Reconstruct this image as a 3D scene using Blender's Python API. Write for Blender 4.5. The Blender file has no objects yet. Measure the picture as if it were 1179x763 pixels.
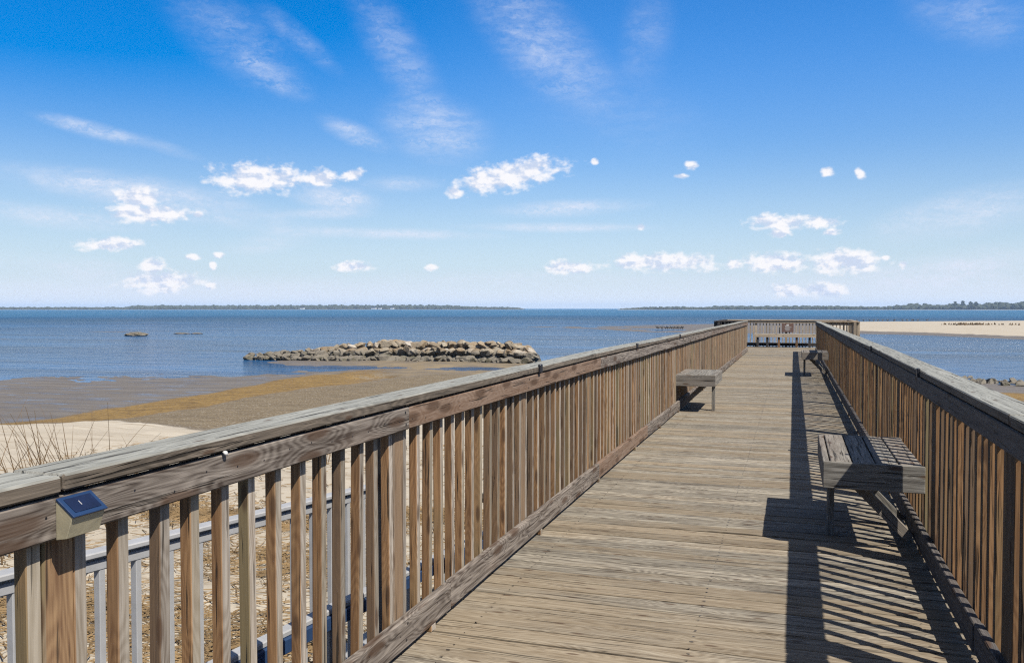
import bpy, bmesh, math, random
import numpy as np
from mathutils import Vector, Matrix, noise as mnoise
R = math.radians
scene = bpy.context.scene
col = scene.collection
random.seed(7)
np.random.seed(7)

# ------------------------------------------------------------------ camera
EYE = 1.52
cam_d = bpy.data.cameras.new('camera')
cam = bpy.data.objects.new('camera', cam_d)
col.objects.link(cam)
cam.location = (0, 0, EYE)
cam.rotation_euler = (R(90 - 1.54), 0, R(18.23))
cam_d.sensor_width = 36
cam_d.lens = 36 * 985 / 1179
cam_d.clip_start = 0.05
cam_d.clip_end = 60000
scene.camera = cam

# ------------------------------------------------------------------ exposure
scene.view_settings.view_transform = 'Standard'
scene.view_settings.look = 'None'
scene.view_settings.gamma = 1
scene.view_settings.exposure = 0.95
scene.cycles.use_denoising = False
scene.cycles.filter_width = 1.2
scene.cycles.sample_clamp_direct = 5.0
scene.cycles.sample_clamp_indirect = 2.5
scene.cycles.max_bounces = 6
scene.cycles.transparent_max_bounces = 8
scene.cycles.volume_bounces = 0
scene.cycles.caustics_reflective = False
scene.cycles.caustics_refractive = False

# ------------------------------------------------------------------ sun: shadows fall to the left and away
SUN_TO = Vector((0.67, -0.40, 1.0)).normalized()
sun_d = bpy.data.lights.new('sun', 'SUN')
sun_d.energy = 5.0
sun_d.angle = R(0.5)
sun_d.color = (1.0, 0.93, 0.82)
sun = bpy.data.objects.new('sun', sun_d)
col.objects.link(sun)
sun.rotation_euler = SUN_TO.to_track_quat('Z', 'Y').to_euler()
sun.location = (10, -6, 30)
SUN_EL = math.asin(SUN_TO.z)
SUN_AZ = math.atan2(SUN_TO.x, SUN_TO.y)

# ------------------------------------------------------------------ node helper
class NT:
    def __init__(s, tree):
        s.t = tree; s.n = tree.nodes; s.l = tree.links
    def new(s, typ, **kw):
        n = s.n.new(typ)
        for k, v in kw.items():
            setattr(n, k, v)
        return n
    def put(s, sock, v):
        if hasattr(v, 'is_output') or isinstance(v, bpy.types.NodeSocket):
            s.l.new(v, sock)
        elif v is not None:
            sock.default_value = v
    def math(s, op, a, b=None, c=None, clamp=False):
        n = s.new('ShaderNodeMath', operation=op); n.use_clamp = clamp
        s.put(n.inputs[0], a); s.put(n.inputs[1], b); s.put(n.inputs[2], c)
        return n.outputs[0]
    def vmath(s, op, a, b=None):
        n = s.new('ShaderNodeVectorMath', operation=op)
        s.put(n.inputs[0], a); s.put(n.inputs[1], b)
        return n.outputs['Value'] if op in ('LENGTH', 'DOT_PRODUCT', 'DISTANCE') else n.outputs[0]
    def mapr(s, v, a, b, c=0.0, d=1.0, smooth=True):
        n = s.new('ShaderNodeMapRange'); n.interpolation_type = 'SMOOTHSTEP' if smooth else 'LINEAR'
        s.put(n.inputs['Value'], v)
        for k, x in (('From Min', a), ('From Max', b), ('To Min', c), ('To Max', d)):
            s.put(n.inputs[k], x)
        return n.outputs[0]
    def mix(s, f, a, b, blend='MIX'):
        n = s.new('ShaderNodeMix', data_type='RGBA', blend_type=blend)
        s.put(n.inputs[0], f)
        s.put(n.inputs[6], a if not isinstance(a, tuple) else (*a, 1)); s.put(n.inputs[7], b if not isinstance(b, tuple) else (*b, 1))
        return n.outputs[2]
    def noise(s, vec, scale=1.0, detail=3.0, rough=0.55, dist=0.0):
        n = s.new('ShaderNodeTexNoise')
        s.put(n.inputs['Vector'], vec); s.put(n.inputs['Scale'], scale); s.put(n.inputs['Detail'], detail)
        s.put(n.inputs['Roughness'], rough); s.put(n.inputs['Distortion'], dist)
        return n.outputs[0]
    def mapping(s, vec, loc=(0, 0, 0), rot=(0, 0, 0), scale=(1, 1, 1), kind='POINT'):
        n = s.new('ShaderNodeMapping', vector_type=kind)
        s.put(n.inputs['Vector'], vec)
        n.inputs['Location'].default_value = loc; n.inputs['Rotation'].default_value = rot; n.inputs['Scale'].default_value = scale
        return n.outputs[0]
    def combine(s, x, y, z):
        n = s.new('ShaderNodeCombineXYZ')
        s.put(n.inputs[0], x); s.put(n.inputs[1], y); s.put(n.inputs[2], z)
        return n.outputs[0]
    def sep(s, v):
        n = s.new('ShaderNodeSeparateXYZ'); s.put(n.inputs[0], v); return n.outputs

# ------------------------------------------------------------------ world: Nishita sky with clouds placed by compass direction
CUM= [(-34.7, 8.27, 2.48, 0.76, 2.2, 1), (-35.34, 8.08, 1.6, 0.54, 2.3, 1), (-31.07, 8.35, 1.05, 0.5, 1.8, 1), (-28.8, 8.7, 0.9, 0.44, 12.8, 1), (-41.81, 6.71, 1.18, 0.58, 2.8, 1), (-41.14, 5.8, 2.3, 0.47, 2.3, 1), (-38.33, 5.86, 0.41, 0.27, 2.1, 1), (-43.48, 3.88, 1.44, 0.37, 1.8, 1), (-41.02, 2.62, 0.79, 0.64, 1.1, 1), (-40.44, 1.61, 2.12, 0.54, 0.6, 1), (-38.71, 3.2, 0.56, 0.27, 1.2, 1), (-37.11, 3.35, 0.47, 0.27, 1.1, 1), (-37.48, 2.68, 0.31, 0.38, 0.9, 1), (-37.65, 1.42, 0.41, 0.27, 0.5, 1), (-18.32, 8.79, 3.12, 0.73, 10.9, 1), (-17.05, 9.18, 1.62, 0.51, 10.8, 1), (-22.02, 7.7, 0.81, 0.51, 0.4, 1), (-12.72, 9.64, 0.29, 0.28, -0.9, 1), (-28.77, 2.74, 1.07, 0.28, 0.5, 1), (-23.59, 2.71, 0.58, 0.29, 0.2, 1), (-7.11, 8.57, 0.56, 0.22, -1.7, 1), (-6.39, 9.21, 0.55, 0.33, -1.9, 1), (1.94, 8.47, 0.46, 0.37, -3.1, 1), (3.8, 8.26, 0.34, 0.48, 33.7, 1), (-1.11, 5.47, 1.47, 0.44, -1.7, 1), (-0.94, 4.81, 0.84, 0.38, -1.5, 1), (1.56, 5.38, 0.97, 0.38, -2.0, 1), (2.12, 4.77, 0.71, 0.32, -1.8, 1), (-9.69, 5.37, 0.4, 0.28, -0.8, 1), (-14.44, 2.72, 1.21, 0.4, -0.2, 1), (-8.26, 3.03, 3.23, 0.51, -0.6, 1), (-3.72, 2.86, 0.76, 0.45, -0.8, 1), (-1.08, 2.94, 1.89, 0.55, -1.0, 1), (2.95, 2.87, 1.89, 0.65, -1.2, 1), (5.33, 3.08, 0.34, 0.21, -1.4, 1), (-0.49, 1.16, 1.0, 0.39, -0.4, 1), (1.85, 1.15, 1.32, 0.38, -0.4, 1), (6.31, 2.64, 0.34, 0.32, -1.2, 1)]
CIR= [(-44.15, 10.54, 2.92, 0.51, -10.8, 0.7), (-40.45, 9.91, 2.48, 0.42, -14.5, 0.25), (-36.06, 16.54, 4.83, 2.13, -30.4, 0.3), (-33.69, 14.53, 2.51, 0.86, -25.1, 0.45), (-32.06, 16.85, 3.12, 0.76, -36.4, 0.3), (-28.62, 11.28, 2.33, 0.72, -20.9, 0.55), (-23.39, 11.75, 3.56, 2.0, -10.3, 0.6), (-25.94, 16.65, 5.1, 1.69, -55.1, 0.35), (-16.48, 17.31, 5.59, 2.47, -41.2, 0.5), (-9.34, 17.38, 1.69, 3.13, -8.0, 0.22), (-29.92, 7.17, 2.68, 0.84, -4.5, 0.65), (-43.62, 7.44, 6.94, 0.93, -3.2, 0.4), (-46.42, 5.35, 5.65, 0.71, -3.9, 0.35), (-38.22, 6.24, 7.98, 1.08, -7.2, 0.3), (-34.04, 4.18, 2.73, 0.66, 7.0, 0.35), (-26.84, 4.92, 7.48, 0.4, -0.7, 0.5), (-14.73, 6.62, 5.15, 0.57, 2.1, 0.5), (-15.31, 5.37, 6.3, 0.34, -0.6, 0.45), (-30.2, 6.16, 2.8, 0.39, 1.1, 0.4), (-25.69, 8.15, 2.86, 0.56, 0.9, 0.3), (9.54, 5.62, 5.13, 1.33, 9.7, 0.45), (9.62, 16.81, 3.65, 1.73, -20.0, 0.3), (4.37, 1.61, 11.61, 1.39, -0.8, 0.3), (9.13, 2.32, 5.21, 1.13, 8.4, 0.4), (-37.24, 1.1, 16.71, 0.99, 0.2, 0.3), (-44.62, 2.34, 6.36, 0.73, -5.4, 0.3), (-16.46, 2.03, 11.38, 0.7, -0.3, 0.25), (-11.88, 13.25, 6.79, 2.73, -18.4, 0.12)]

world = bpy.data.worlds.new('World')
scene.world = world
world.use_nodes = True
w = NT(world.node_tree)
w.n.clear()
sky = w.new('ShaderNodeTexSky', sky_type='NISHITA')
sky.sun_disc = False
sky.sun_elevation = SUN_EL
sky.sun_rotation = SUN_AZ
sky.altitude = 0
sky.air_density = 1.0
sky.dust_density = 0.6
sky.ozone_density = 3.5
tc = w.new('ShaderNodeTexCoord')
dx, dy, dz_ = w.sep(tc.outputs['Generated'])
az = w.math('MULTIPLY', w.math('ARCTAN2', dx, dy), 57.29578)
el = w.math('MULTIPLY', w.math('ARCSINE', dz_), 57.29578)
ae = w.combine(az, el, 0.0)
# cumulus
wob = w.noise(w.mapping(ae, scale=(0.9, 1.5, 1)), 0.9, 5.0, 0.55)
wob2 = w.noise(w.mapping(ae, scale=(1.0, 1.3, 1)), 2.6, 4.0, 0.5)
dmin = None
for (a, e, ra, re_, rot, st) in CUM:
    kz = 1.2 if ra > 0.9 else 0.82
    q = w.vmath('LENGTH', w.mapping(ae, (a, e, 0), (0, 0, R(rot)), (ra * kz, re_ * kz * 1.04, 1), 'TEXTURE'))
    dmin = q if dmin is None else w.math('SMOOTH_MIN', dmin, q, 0.25)
core = w.math('SUBTRACT', 1.0, dmin)
nz = w.math('ADD', w.math('MULTIPLY', w.math('SUBTRACT', wob, 0.5), 1.9), w.math('MULTIPLY', w.math('SUBTRACT', wob2, 0.5), 0.8))
dens = w.mapr(w.math('ADD', core, nz), -0.25, 0.55)
dens = w.math('MULTIPLY', dens, w.mapr(dmin, 1.1, 1.9, 1, 0))
# cirrus
cs = None
for (a, e, ra, re_, rot, st) in CIR:
    q = w.vmath('LENGTH', w.mapping(ae, (a, e, 0), (0, 0, R(rot)), (ra * 1.15, re_ * 1.15, 1), 'TEXTURE'))
    m = w.mapr(q, 0.0, 1.15, st * 1.25, 0.0)
    cs = m if cs is None else w.math('ADD', cs, m)
st1 = w.noise(w.mapping(ae, rot=(0, 0, R(22)), scale=(0.22, 0.62, 1)), 1.0, 7.0, 0.66, 0.9)
st2 = w.noise(w.mapping(ae, rot=(0, 0, R(-35)), scale=(0.42, 0.9, 1)), 0.9, 7.0, 0.70, 1.3)
st3 = w.noise(w.mapping(ae, rot=(0, 0, R(-20)), scale=(0.8, 2.2, 1)), 1.3, 4.0, 0.7, 1.2)
fibre = w.noise(w.mapping(w.vmath('ADD', ae, w.combine(w.math('MULTIPLY', wob, 2.2), w.math('MULTIPLY', wob2, 1.2), 0.0)), rot=(0, 0, R(-52)), scale=(0.5, 3.4, 1)), 0.7, 5.0, 0.62, 0.5)
wisp = w.math('ADD', w.math('MULTIPLY', w.mapr(st1, 0.3, 0.7, 0.0, 1.3), 0.45), w.math('MULTIPLY', w.mapr(st2, 0.3, 0.7, 0.0, 1.1), 0.28))
wisp = w.math('MULTIPLY', w.math('ADD', wisp, 0.15), w.mapr(fibre, 0.30, 0.68, 0.5, 1.4))
wisp = w.math('ADD', wisp, w.math('MULTIPLY', w.mapr(st3, 0.35, 0.7), 0.18))
cirrus = w.math('MULTIPLY', cs, w.math('MULTIPLY', wisp, w.mapr(el, 6.0, 13.0, 1.25, 0.70)), clamp=True)
skyc = w.new('ShaderNodeHueSaturation')
skyc.inputs['Hue'].default_value = 0.508
sat = w.math('ADD', w.mapr(el, 2.0, 19.0, 1.24, 1.42), w.math('MULTIPLY', w.mapr(az, -12.0, -48.0), w.mapr(el, 8.0, 18.0, 0.0, 0.22)))
w.l.new(w.math('MULTIPLY', sat, w.mapr(el, 21.0, 40.0, 1.0, 0.42)), skyc.inputs['Saturation'])
w.l.new(w.math('MULTIPLY', w.mapr(el, 2.0, 18.0, 0.98, 1.34), w.math('MULTIPLY', w.mapr(el, 22.0, 50.0, 1.0, 0.62), w.mapr(az, -5.0, -45.0, 1.03, 0.88))), skyc.inputs['Value'])
w.l.new(sky.outputs[0], skyc.inputs['Color'])
lo = w.mapr(el, -1.0, 11.0, 0.72, 0.0)
skyb = w.mix(lo, skyc.outputs[0], (4.9, 6.0, 7.6))
skyb = w.mix(w.mapr(el, 0.0, 2.6, 0.75, 0.0), skyb, (6.6, 7.1, 7.9))
skyb = w.mix(w.math('MINIMUM', cirrus, 0.82), skyb, (6.0, 6.4, 7.4))
wobs = w.noise(w.mapping(ae, loc=(0.25, 0.50, 0), scale=(0.9, 1.5, 1)), 0.9, 5.0, 0.55)
shade = w.mapr(w.math('ADD', w.math('MULTIPLY', w.math('SUBTRACT', wob, wobs), 2.6), w.math('MULTIPLY', wob2, 0.8)), 0.05, 0.62)
cloudc = w.mix(shade, (4.9, 5.5, 6.8), (7.9, 7.7, 7.8))
skyb = w.mix(w.math('MULTIPLY', dens, 0.93), skyb, cloudc)
bg = w.new('ShaderNodeBackground')
bg.inputs['Strength'].default_value = 0.067
w.l.new(skyb, bg.inputs['Color'])
wo = w.new('ShaderNodeOutputWorld')
w.l.new(bg.outputs[0], wo.inputs['Surface'])

# ------------------------------------------------------------------ object helpers
def tag(o, label=None, cat=None, group=None, kind=None):
    if label: o['label'] = label
    if cat: o['category'] = cat
    if group: o['group'] = group
    if kind: o['kind'] = kind
    return o

def empty(name, loc, label, cat, group=None):
    o = bpy.data.objects.new(name, None)
    o.empty_display_size = 0.2
    o.location = loc
    col.objects.link(o)
    return tag(o, label, cat, group)

def link(name, me, parent=None, loc=(0, 0, 0)):
    o = bpy.data.objects.new(name, me)
    o.location = loc
    if parent: o.parent = parent
    col.objects.link(o)
    return o

def dz(y):
    """the old pier sags a little towards its end"""
    return 0.0 if y < 8 else -0.0030 * (y - 8)

class MB:
    """collects chamfered boards with grain coordinates, builds ONE mesh object"""
    def __init__(s):
        s.v = []; s.f = []; s.g = []; s.r = []
    def board(s, c, size, axis=0, rot=None, ch=0.003, rnd=None, tone=None, seg=1, bend=None, taper=None):
        """c centre, size full (x,y,z); axis = grain direction index"""
        hx, hy, hz = [k / 2 for k in size]
        ch = min(ch, hx * .4, hy * .4, hz * .4)
        off = np.array([random.uniform(0, 60), random.uniform(0, 60), random.uniform(0, 60)])
        rv = (random.random() if rnd is None else rnd, random.random() if tone is None else tone, random.random())
        H = (hx, hy, hz)
        oth = [k for k in range(3) if k != axis]
        # rings along the axis: [-H+ch inset] , -H.. built as chamfered prism
        A = H[axis]
        stations = [(-A, True), (-A + ch, False)]
        for k in range(1, seg):
            stations.append((-A + 2 * A * k / seg, False))
        stations += [(A - ch, False), (A, True)]
        base = len(s.v)
        a, b = H[oth[0]], H[oth[1]]
        def ring(t, inset):
            if inset:
                aa, bb = a - ch, b - ch
                pts = [(aa - ch * 0.6, -bb), (aa, -bb + ch * 0.6), (aa, bb - ch * 0.6), (aa - ch * 0.6, bb), (-aa + ch * 0.6, bb), (-aa, bb - ch * 0.6), (-aa, -bb + ch * 0.6), (-aa + ch * 0.6, -bb)]
            else:
                pts = [(a - ch, -b), (a, -b + ch), (a, b - ch), (a - ch, b), (-a + ch, b), (-a, b - ch), (-a, -b + ch), (-a + ch, -b)]
            return pts
        n = 0
        for (t, inset) in stations:
            for (p, q) in ring(t, inset):
                v = [0, 0, 0]
                v[axis] = t; v[oth[0]] = p; v[oth[1]] = q
                gl = (v[axis] + off[0], v[oth[0]] + off[1], v[oth[1]] + off[2])
                V = Vector(v)
                if bend: V = bend(V)
                if rot is not None: V = rot @ V
                s.v.append((V.x + c[0], V.y + c[1], V.z + c[2]))
                s.g.append(gl); s.r.append(rv)
            n += 1
        flip = (axis == 1)
        for k in range(n - 1):
            for i in range(8):
                j = (i + 1) % 8
                q = (base + k * 8 + i, base + k * 8 + j, base + (k + 1) * 8 + j, base + (k + 1) * 8 + i)
                s.f.append(q[::-1] if flip else q)
        c0 = tuple(base + i for i in range(8)); c1 = tuple(base + (n - 1) * 8 + i for i in range(8))
        s.f.append(c0 if flip else c0[::-1]); s.f.append(c1[::-1] if flip else c1)
        return s
    def beam(s, p0, p1, wdt, hgt, **kw):
        """board between two points; grain along it"""
        p0 = Vector(p0); p1 = Vector(p1)
        d = p1 - p0
        q = d.to_track_quat('X', 'Z').to_matrix()
        return s.board((p0 + p1) / 2, (d.length, wdt, hgt), 0, rot=q, **kw)
    def tube(s, pts, rad, n=8):
        base = len(s.v)
        off = [random.uniform(0, 60) for _ in range(3)]
        rv = (random.random(),) * 3
        pts = [Vector(p) for p in pts]
        for i, p in enumerate(pts):
            d = (pts[min(i + 1, len(pts) - 1)] - pts[max(i - 1, 0)]).normalized()
            q = d.to_track_quat('Z', 'Y').to_matrix()
            r = rad[i] if isinstance(rad, (list, tuple)) else rad
            for k in range(n):
                a = 2 * math.pi * k / n
                V = p + q @ Vector((math.cos(a) * r, math.sin(a) * r, 0))
                s.v.append(tuple(V)); s.g.append((i * .3 + off[0], a * .05 + off[1], off[2])); s.r.append(rv)
        for i in range(len(pts) - 1):
            for k in range(n):
                s.f.append((base + i * n + k, base + i * n + (k + 1) % n, base + (i + 1) * n + (k + 1) % n, base + (i + 1) * n + k))
        s.f.append(tuple(base + k for k in range(n))[::-1])
        s.f.append(tuple(base + (len(pts) - 1) * n + k for k in range(n)))
        return s
    def mesh(s, name, mat, org=(0, 0, 0), warp=False, smooth=False):
        me = bpy.data.meshes.new(name)
        vv = [(x - org[0], y - org[1], z - org[2] + (dz(y) if warp else 0)) for x, y, z in s.v]
        me.from_pydata(vv, [], s.f)
        at = me.attributes.new('gc', 'FLOAT_VECTOR', 'POINT')
        at.data.foreach_set('vector', np.array(s.g, dtype=np.float32).ravel())
        at = me.attributes.new('rv', 'FLOAT_VECTOR', 'POINT')
        at.data.foreach_set('vector', np.array(s.r, dtype=np.float32).ravel())
        me.materials.append(mat)
        if smooth: me.shade_smooth()
        me.update()
        return me
    def build(s, name, mat, parent=None, warp=False, smooth=False):
        org = parent.location if parent else Vector((0, 0, 0))
        if parent and parent.parent: org = parent.location + parent.parent.location
        return link(name, s.mesh(name, mat, org, warp, smooth), parent)

# ------------------------------------------------------------------ materials
ALB = 0.475
def new_mat(name):
    m = bpy.data.materials.new(name); m.use_nodes = True
    t = NT(m.node_tree)
    b = t.n['Principled BSDF']
    return m, t, b

def wood(name, c_light, c_dark, c_alt, side=None, alt_amt=0.5, crack=1.0, bump=0.5, moss=0.0, ring=58.0, tonevar=0.45, knotd=1.0, dark_boards=0.0, top=None):
    m, t, b = new_mat(name)
    g = t.new('ShaderNodeAttribute', attribute_name='gc').outputs['Vector']
    rv = t.new('ShaderNodeAttribute', attribute_name='rv').outputs['Vector']
    orn = t.new('ShaderNodeObjectInfo').outputs['Random']
    r1, r2, r3 = t.sep(rv)
    r1 = t.math('FRACT', t.math('ADD', r1, t.math('MULTIPLY', orn, 7.31)))
    r2 = t.math('FRACT', t.math('ADD', r2, t.math('MULTIPLY', orn, 3.77)))
    g2 = t.vmath('ADD', g, t.combine(t.math('MULTIPLY', orn, 37.0), 0.0, t.math('MULTIPLY', orn, 11.0)))
    # knots
    vo = t.new('ShaderNodeTexVoronoi', feature='F1', voronoi_dimensions='2D')
    gs = t.sep(g2)
    t.put(vo.inputs['Vector'], t.combine(t.math('MULTIPLY', gs[0], 1.9), t.math('MULTIPLY', t.math('ADD', gs[1], gs[2]), 7.0), 0.0))
    vo.inputs['Scale'].default_value = 1.0
    kd = vo.outputs['Distance']
    pull = t.math('MULTIPLY', t.mapr(kd, 0.0, 0.55, 1.0, 0.0), 0.16)
    n1 = t.noise(t.mapping(g2, scale=(0.7, 7.0, 7.0)), 1.0, 2.0, 0.45)
    n1 = t.math('ADD', n1, pull)
    wob = t.noise(t.mapping(g2, scale=(2.5, 30, 30)), 1.0, 2.0)
    ph = t.math('ADD', t.math('MULTIPLY', n1, ring * 2.6), t.math('MULTIPLY', wob, 3.5))
    rings = t.math('MULTIPLY_ADD', t.math('SINE', ph), 0.5, 0.5)
    fib = t.noise(t.mapping(g2, scale=(3.5, 170, 170)), 1.0, 3.0, 0.7)
    med = t.noise(t.mapping(g2, scale=(1.6, 38, 38)), 1.0, 4.0, 0.65)
    big = t.noise(t.mapping(g2, scale=(0.9, 3.0, 3.0)), 1.0, 3.0, 0.6)
    crk = t.noise(t.mapping(g2, scale=(2.2, 62, 62)), 1.0, 3.0, 0.55, 0.4)
    crm = t.mapr(crk, 0.60, 0.69)
    knot = t.mapr(kd, 0.05 * knotd, 0.12 * knotd, 1, 0)
    str_ = t.noise(t.mapping(g2, scale=(4.5, 85, 85)), 1.0, 3.0, 0.6)
    f = t.math('ADD', t.math('MULTIPLY', rings, 0.26), t.math('ADD', t.math('MULTIPLY', t.mapr(fib, .36, .64, 0, 1, False), 0.22), t.math('ADD', t.math('MULTIPLY', t.mapr(str_, .38, .62, 0, 1, False), 0.26), t.math('MULTIPLY', t.mapr(med, .36, .64, 0, 1, False), 0.36))), clamp=True)
    f = t.math('SUBTRACT', t.math('MULTIPLY', f, 1.35), 0.2, clamp=True)
    base = t.mix(f, c_light, c_dark)
    am = t.math('MULTIPLY', t.mapr(t.math('ADD', big, t.math('MULTIPLY', t.math('SUBTRACT', r1, 0.5), 0.7)), 0.35, 0.75), alt_amt)
    base = t.mix(am, base, c_alt)
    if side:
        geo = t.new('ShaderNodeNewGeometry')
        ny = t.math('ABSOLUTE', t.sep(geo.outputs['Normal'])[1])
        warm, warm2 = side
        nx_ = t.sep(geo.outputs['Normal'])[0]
        base = t.mix(t.mapr(nx_, -0.4, -0.8), base, t.mix(f, (0.24, 0.165, 0.10), (0.10, 0.065, 0.04)))  # faces turned to -x coloured darker, their shade painted in
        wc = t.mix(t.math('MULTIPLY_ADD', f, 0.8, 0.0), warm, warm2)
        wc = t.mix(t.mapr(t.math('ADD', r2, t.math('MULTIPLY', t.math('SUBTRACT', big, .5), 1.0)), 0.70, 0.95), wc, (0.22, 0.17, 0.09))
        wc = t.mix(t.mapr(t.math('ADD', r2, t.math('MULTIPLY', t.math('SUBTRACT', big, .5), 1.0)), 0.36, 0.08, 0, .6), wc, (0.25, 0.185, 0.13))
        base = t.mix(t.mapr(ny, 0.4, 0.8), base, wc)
    if top:
        gt = t.new('ShaderNodeNewGeometry')
        nzv = t.sep(gt.outputs['Normal'])[2]
        tc_ = t.mix(f, top[0], top[1])
        base = t.mix(t.mapr(nzv, 0.5, 0.8), base, tc_)
    if moss:
        mo = t.noise(t.mapping(g2, scale=(1.2, 9, 9)), 1.0, 4.0, 0.7)
        base = t.mix(t.math('MULTIPLY', t.mapr(mo, 0.5, 0.72), moss), base, (0.17, 0.18, 0.12))
    val = t.mapr(r2, 0, 1, 1 - tonevar / 2, 1 + tonevar / 2, False)
    if dark_boards:
        val = t.math('MULTIPLY', val, t.mapr(r1, 0.86, 0.9, 1.0, 1.0 - dark_boards))
    val = t.math('MULTIPLY', val, ALB)
    base = t.mix(1.0, base, t.combine(val, val, val), 'MULTIPLY')
    base = t.mix(t.math('MULTIPLY', crm, 0.78 * crack), base, (0.014, 0.011, 0.008))
    base = t.mix(t.math('MULTIPLY', knot, 0.75), base, (0.045, 0.024, 0.013))
    t.l.new(base, b.inputs['Base Color'])
    b.inputs['Roughness'].default_value = 0.82
    b.inputs['Specular IOR Level'].default_value = 0.25
    h = t.math('SUBTRACT', t.math('ADD', t.math('MULTIPLY', fib, 0.35), t.math('MULTIPLY', med, 0.5)), t.math('MULTIPLY', crm, 1.2))
    bp = t.new('ShaderNodeBump'); bp.inputs['Strength'].default_value = bump; bp.inputs['Distance'].default_value = 0.004
    t.l.new(h, bp.inputs['Height']); t.l.new(bp.outputs[0], b.inputs['Normal'])
    return m

M = {}
M['deck'] = wood('weathered_decking', (0.50, 0.455, 0.37), (0.12, 0.10, 0.078), (0.35, 0.265, 0.165), alt_amt=0.5, crack=1.0, bump=0.9, tonevar=0.42, knotd=0.7)
M['cap'] = wood('weathered_cap_board', (0.29, 0.24, 0.19), (0.06, 0.05, 0.04), (0.18, 0.145, 0.11), alt_amt=0.4, crack=1.2, bump=0.9, tonevar=0.15, knotd=0.6, top=((0.48, 0.49, 0.455), (0.24, 0.245, 0.225)))
M['rail'] = wood('weathered_rail_board', (0.43, 0.375, 0.325), (0.075, 0.055, 0.043), (0.27, 0.155, 0.09), alt_amt=0.6, crack=0.9, bump=0.7, tonevar=0.2, knotd=1.8)
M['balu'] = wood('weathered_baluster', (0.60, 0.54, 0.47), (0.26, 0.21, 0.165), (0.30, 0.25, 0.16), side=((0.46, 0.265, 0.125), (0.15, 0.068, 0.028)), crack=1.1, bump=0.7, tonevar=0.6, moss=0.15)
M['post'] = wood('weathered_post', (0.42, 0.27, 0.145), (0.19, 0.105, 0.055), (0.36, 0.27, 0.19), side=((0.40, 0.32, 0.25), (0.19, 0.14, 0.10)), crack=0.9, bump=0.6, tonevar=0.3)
M['railshade'] = wood('shade_toned_rail_board', (0.22, 0.205, 0.195), (0.055, 0.05, 0.05), (0.16, 0.13, 0.11), alt_amt=0.4, crack=0.9, bump=0.7, tonevar=0.2, knotd=1.4)  # darker copy of the rail wood, shade of the right boards put into colour
M['platform'] = wood('bleached_platform_timber', (0.66, 0.56, 0.43), (0.36, 0.28, 0.19), (0.5, 0.38, 0.25), crack=0.6, tonevar=0.5)
M['bench'] = wood('weathered_bench_board', (0.42, 0.40, 0.36), (0.13, 0.12, 0.105), (0.26, 0.21, 0.17), alt_amt=0.5, crack=1.1, bump=0.9, tonevar=0.2)
M['pile'] = wood('dark_pile_timber', (0.20, 0.16, 0.11), (0.09, 0.07, 0.05), (0.13, 0.10, 0.07))
M['darkwood'] = wood('dark_board', (0.09, 0.085, 0.085), (0.045, 0.04, 0.04), (0.06, 0.055, 0.05), tonevar=0.2)  # near-black boards for left platform rails, platform kick boards and bench legs

def plain(name, c, rough=0.6, metal=0.0, nscale=30, nvar=0.25, bump=0.15, spec=0.4):
    m, t, b = new_mat(name)
    o = t.new('ShaderNodeTexCoord').outputs['Object']
    n = t.noise(o, nscale, 4.0, 0.6)
    v = t.mapr(n, 0.25, 0.75, (1 - nvar) * ALB, (1 + nvar) * ALB, False)
    t.l.new(t.mix(1.0, c, t.combine(v, v, v), 'MULTIPLY'), b.inputs['Base Color'])
    b.inputs['Roughness'].default_value = rough; b.inputs['Metallic'].default_value = metal
    b.inputs['Specular IOR Level'].default_value = spec
    bp = t.new('ShaderNodeBump'); bp.inputs['Strength'].default_value = bump; bp.inputs['Distance'].default_value = 0.01
    t.l.new(n, bp.inputs['Height']); t.l.new(bp.outputs[0], b.inputs['Normal'])
    return m
M['greyrail'] = plain('grey_composite_rail', (0.50, 0.51, 0.53), 0.55, nscale=9, nvar=0.12)
M['blueshade'] = plain('rail_side_shade', (0.03, 0.07, 0.17), 0.5, nscale=9, nvar=0.15)  # blue tint of grey paint lying in shade, put into the colour
M['cream'] = plain('aged_cream_plastic', (0.50, 0.45, 0.31), 0.5, nscale=25, nvar=0.15)
M['bluef'] = plain('blue_panel_frame', (0.02, 0.055, 0.15), 0.35, nvar=0.1)
M['navy'] = plain('solar_cell', (0.008, 0.02, 0.07), 0.12, nvar=0.3, spec=0.8)
M['white'] = plain('white_paint', (0.78, 0.78, 0.76), 0.6, nvar=0.1)
M['silver'] = plain('silver_glint', (0.5, 0.5, 0.52), 0.4)
M['steel'] = plain('dark_bracket', (0.05, 0.05, 0.06), 0.5, metal=0.6)
M['straw'] = plain('dry_straw', (0.27, 0.18, 0.085), 0.9, nscale=2.5, nvar=0.5)
M['grass'] = plain('dry_beach_grass', (0.16, 0.10, 0.045), 0.9, nscale=14, nvar=0.5)
M['bird'] = plain('bird_feathers', (0.12, 0.11, 0.10), 0.8)
M['sign'] = plain('brown_sign_board', (0.22, 0.13, 0.10), 0.5)
M['barn'] = plain('far_house_paint', (0.75, 0.75, 0.73), 0.6)

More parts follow.
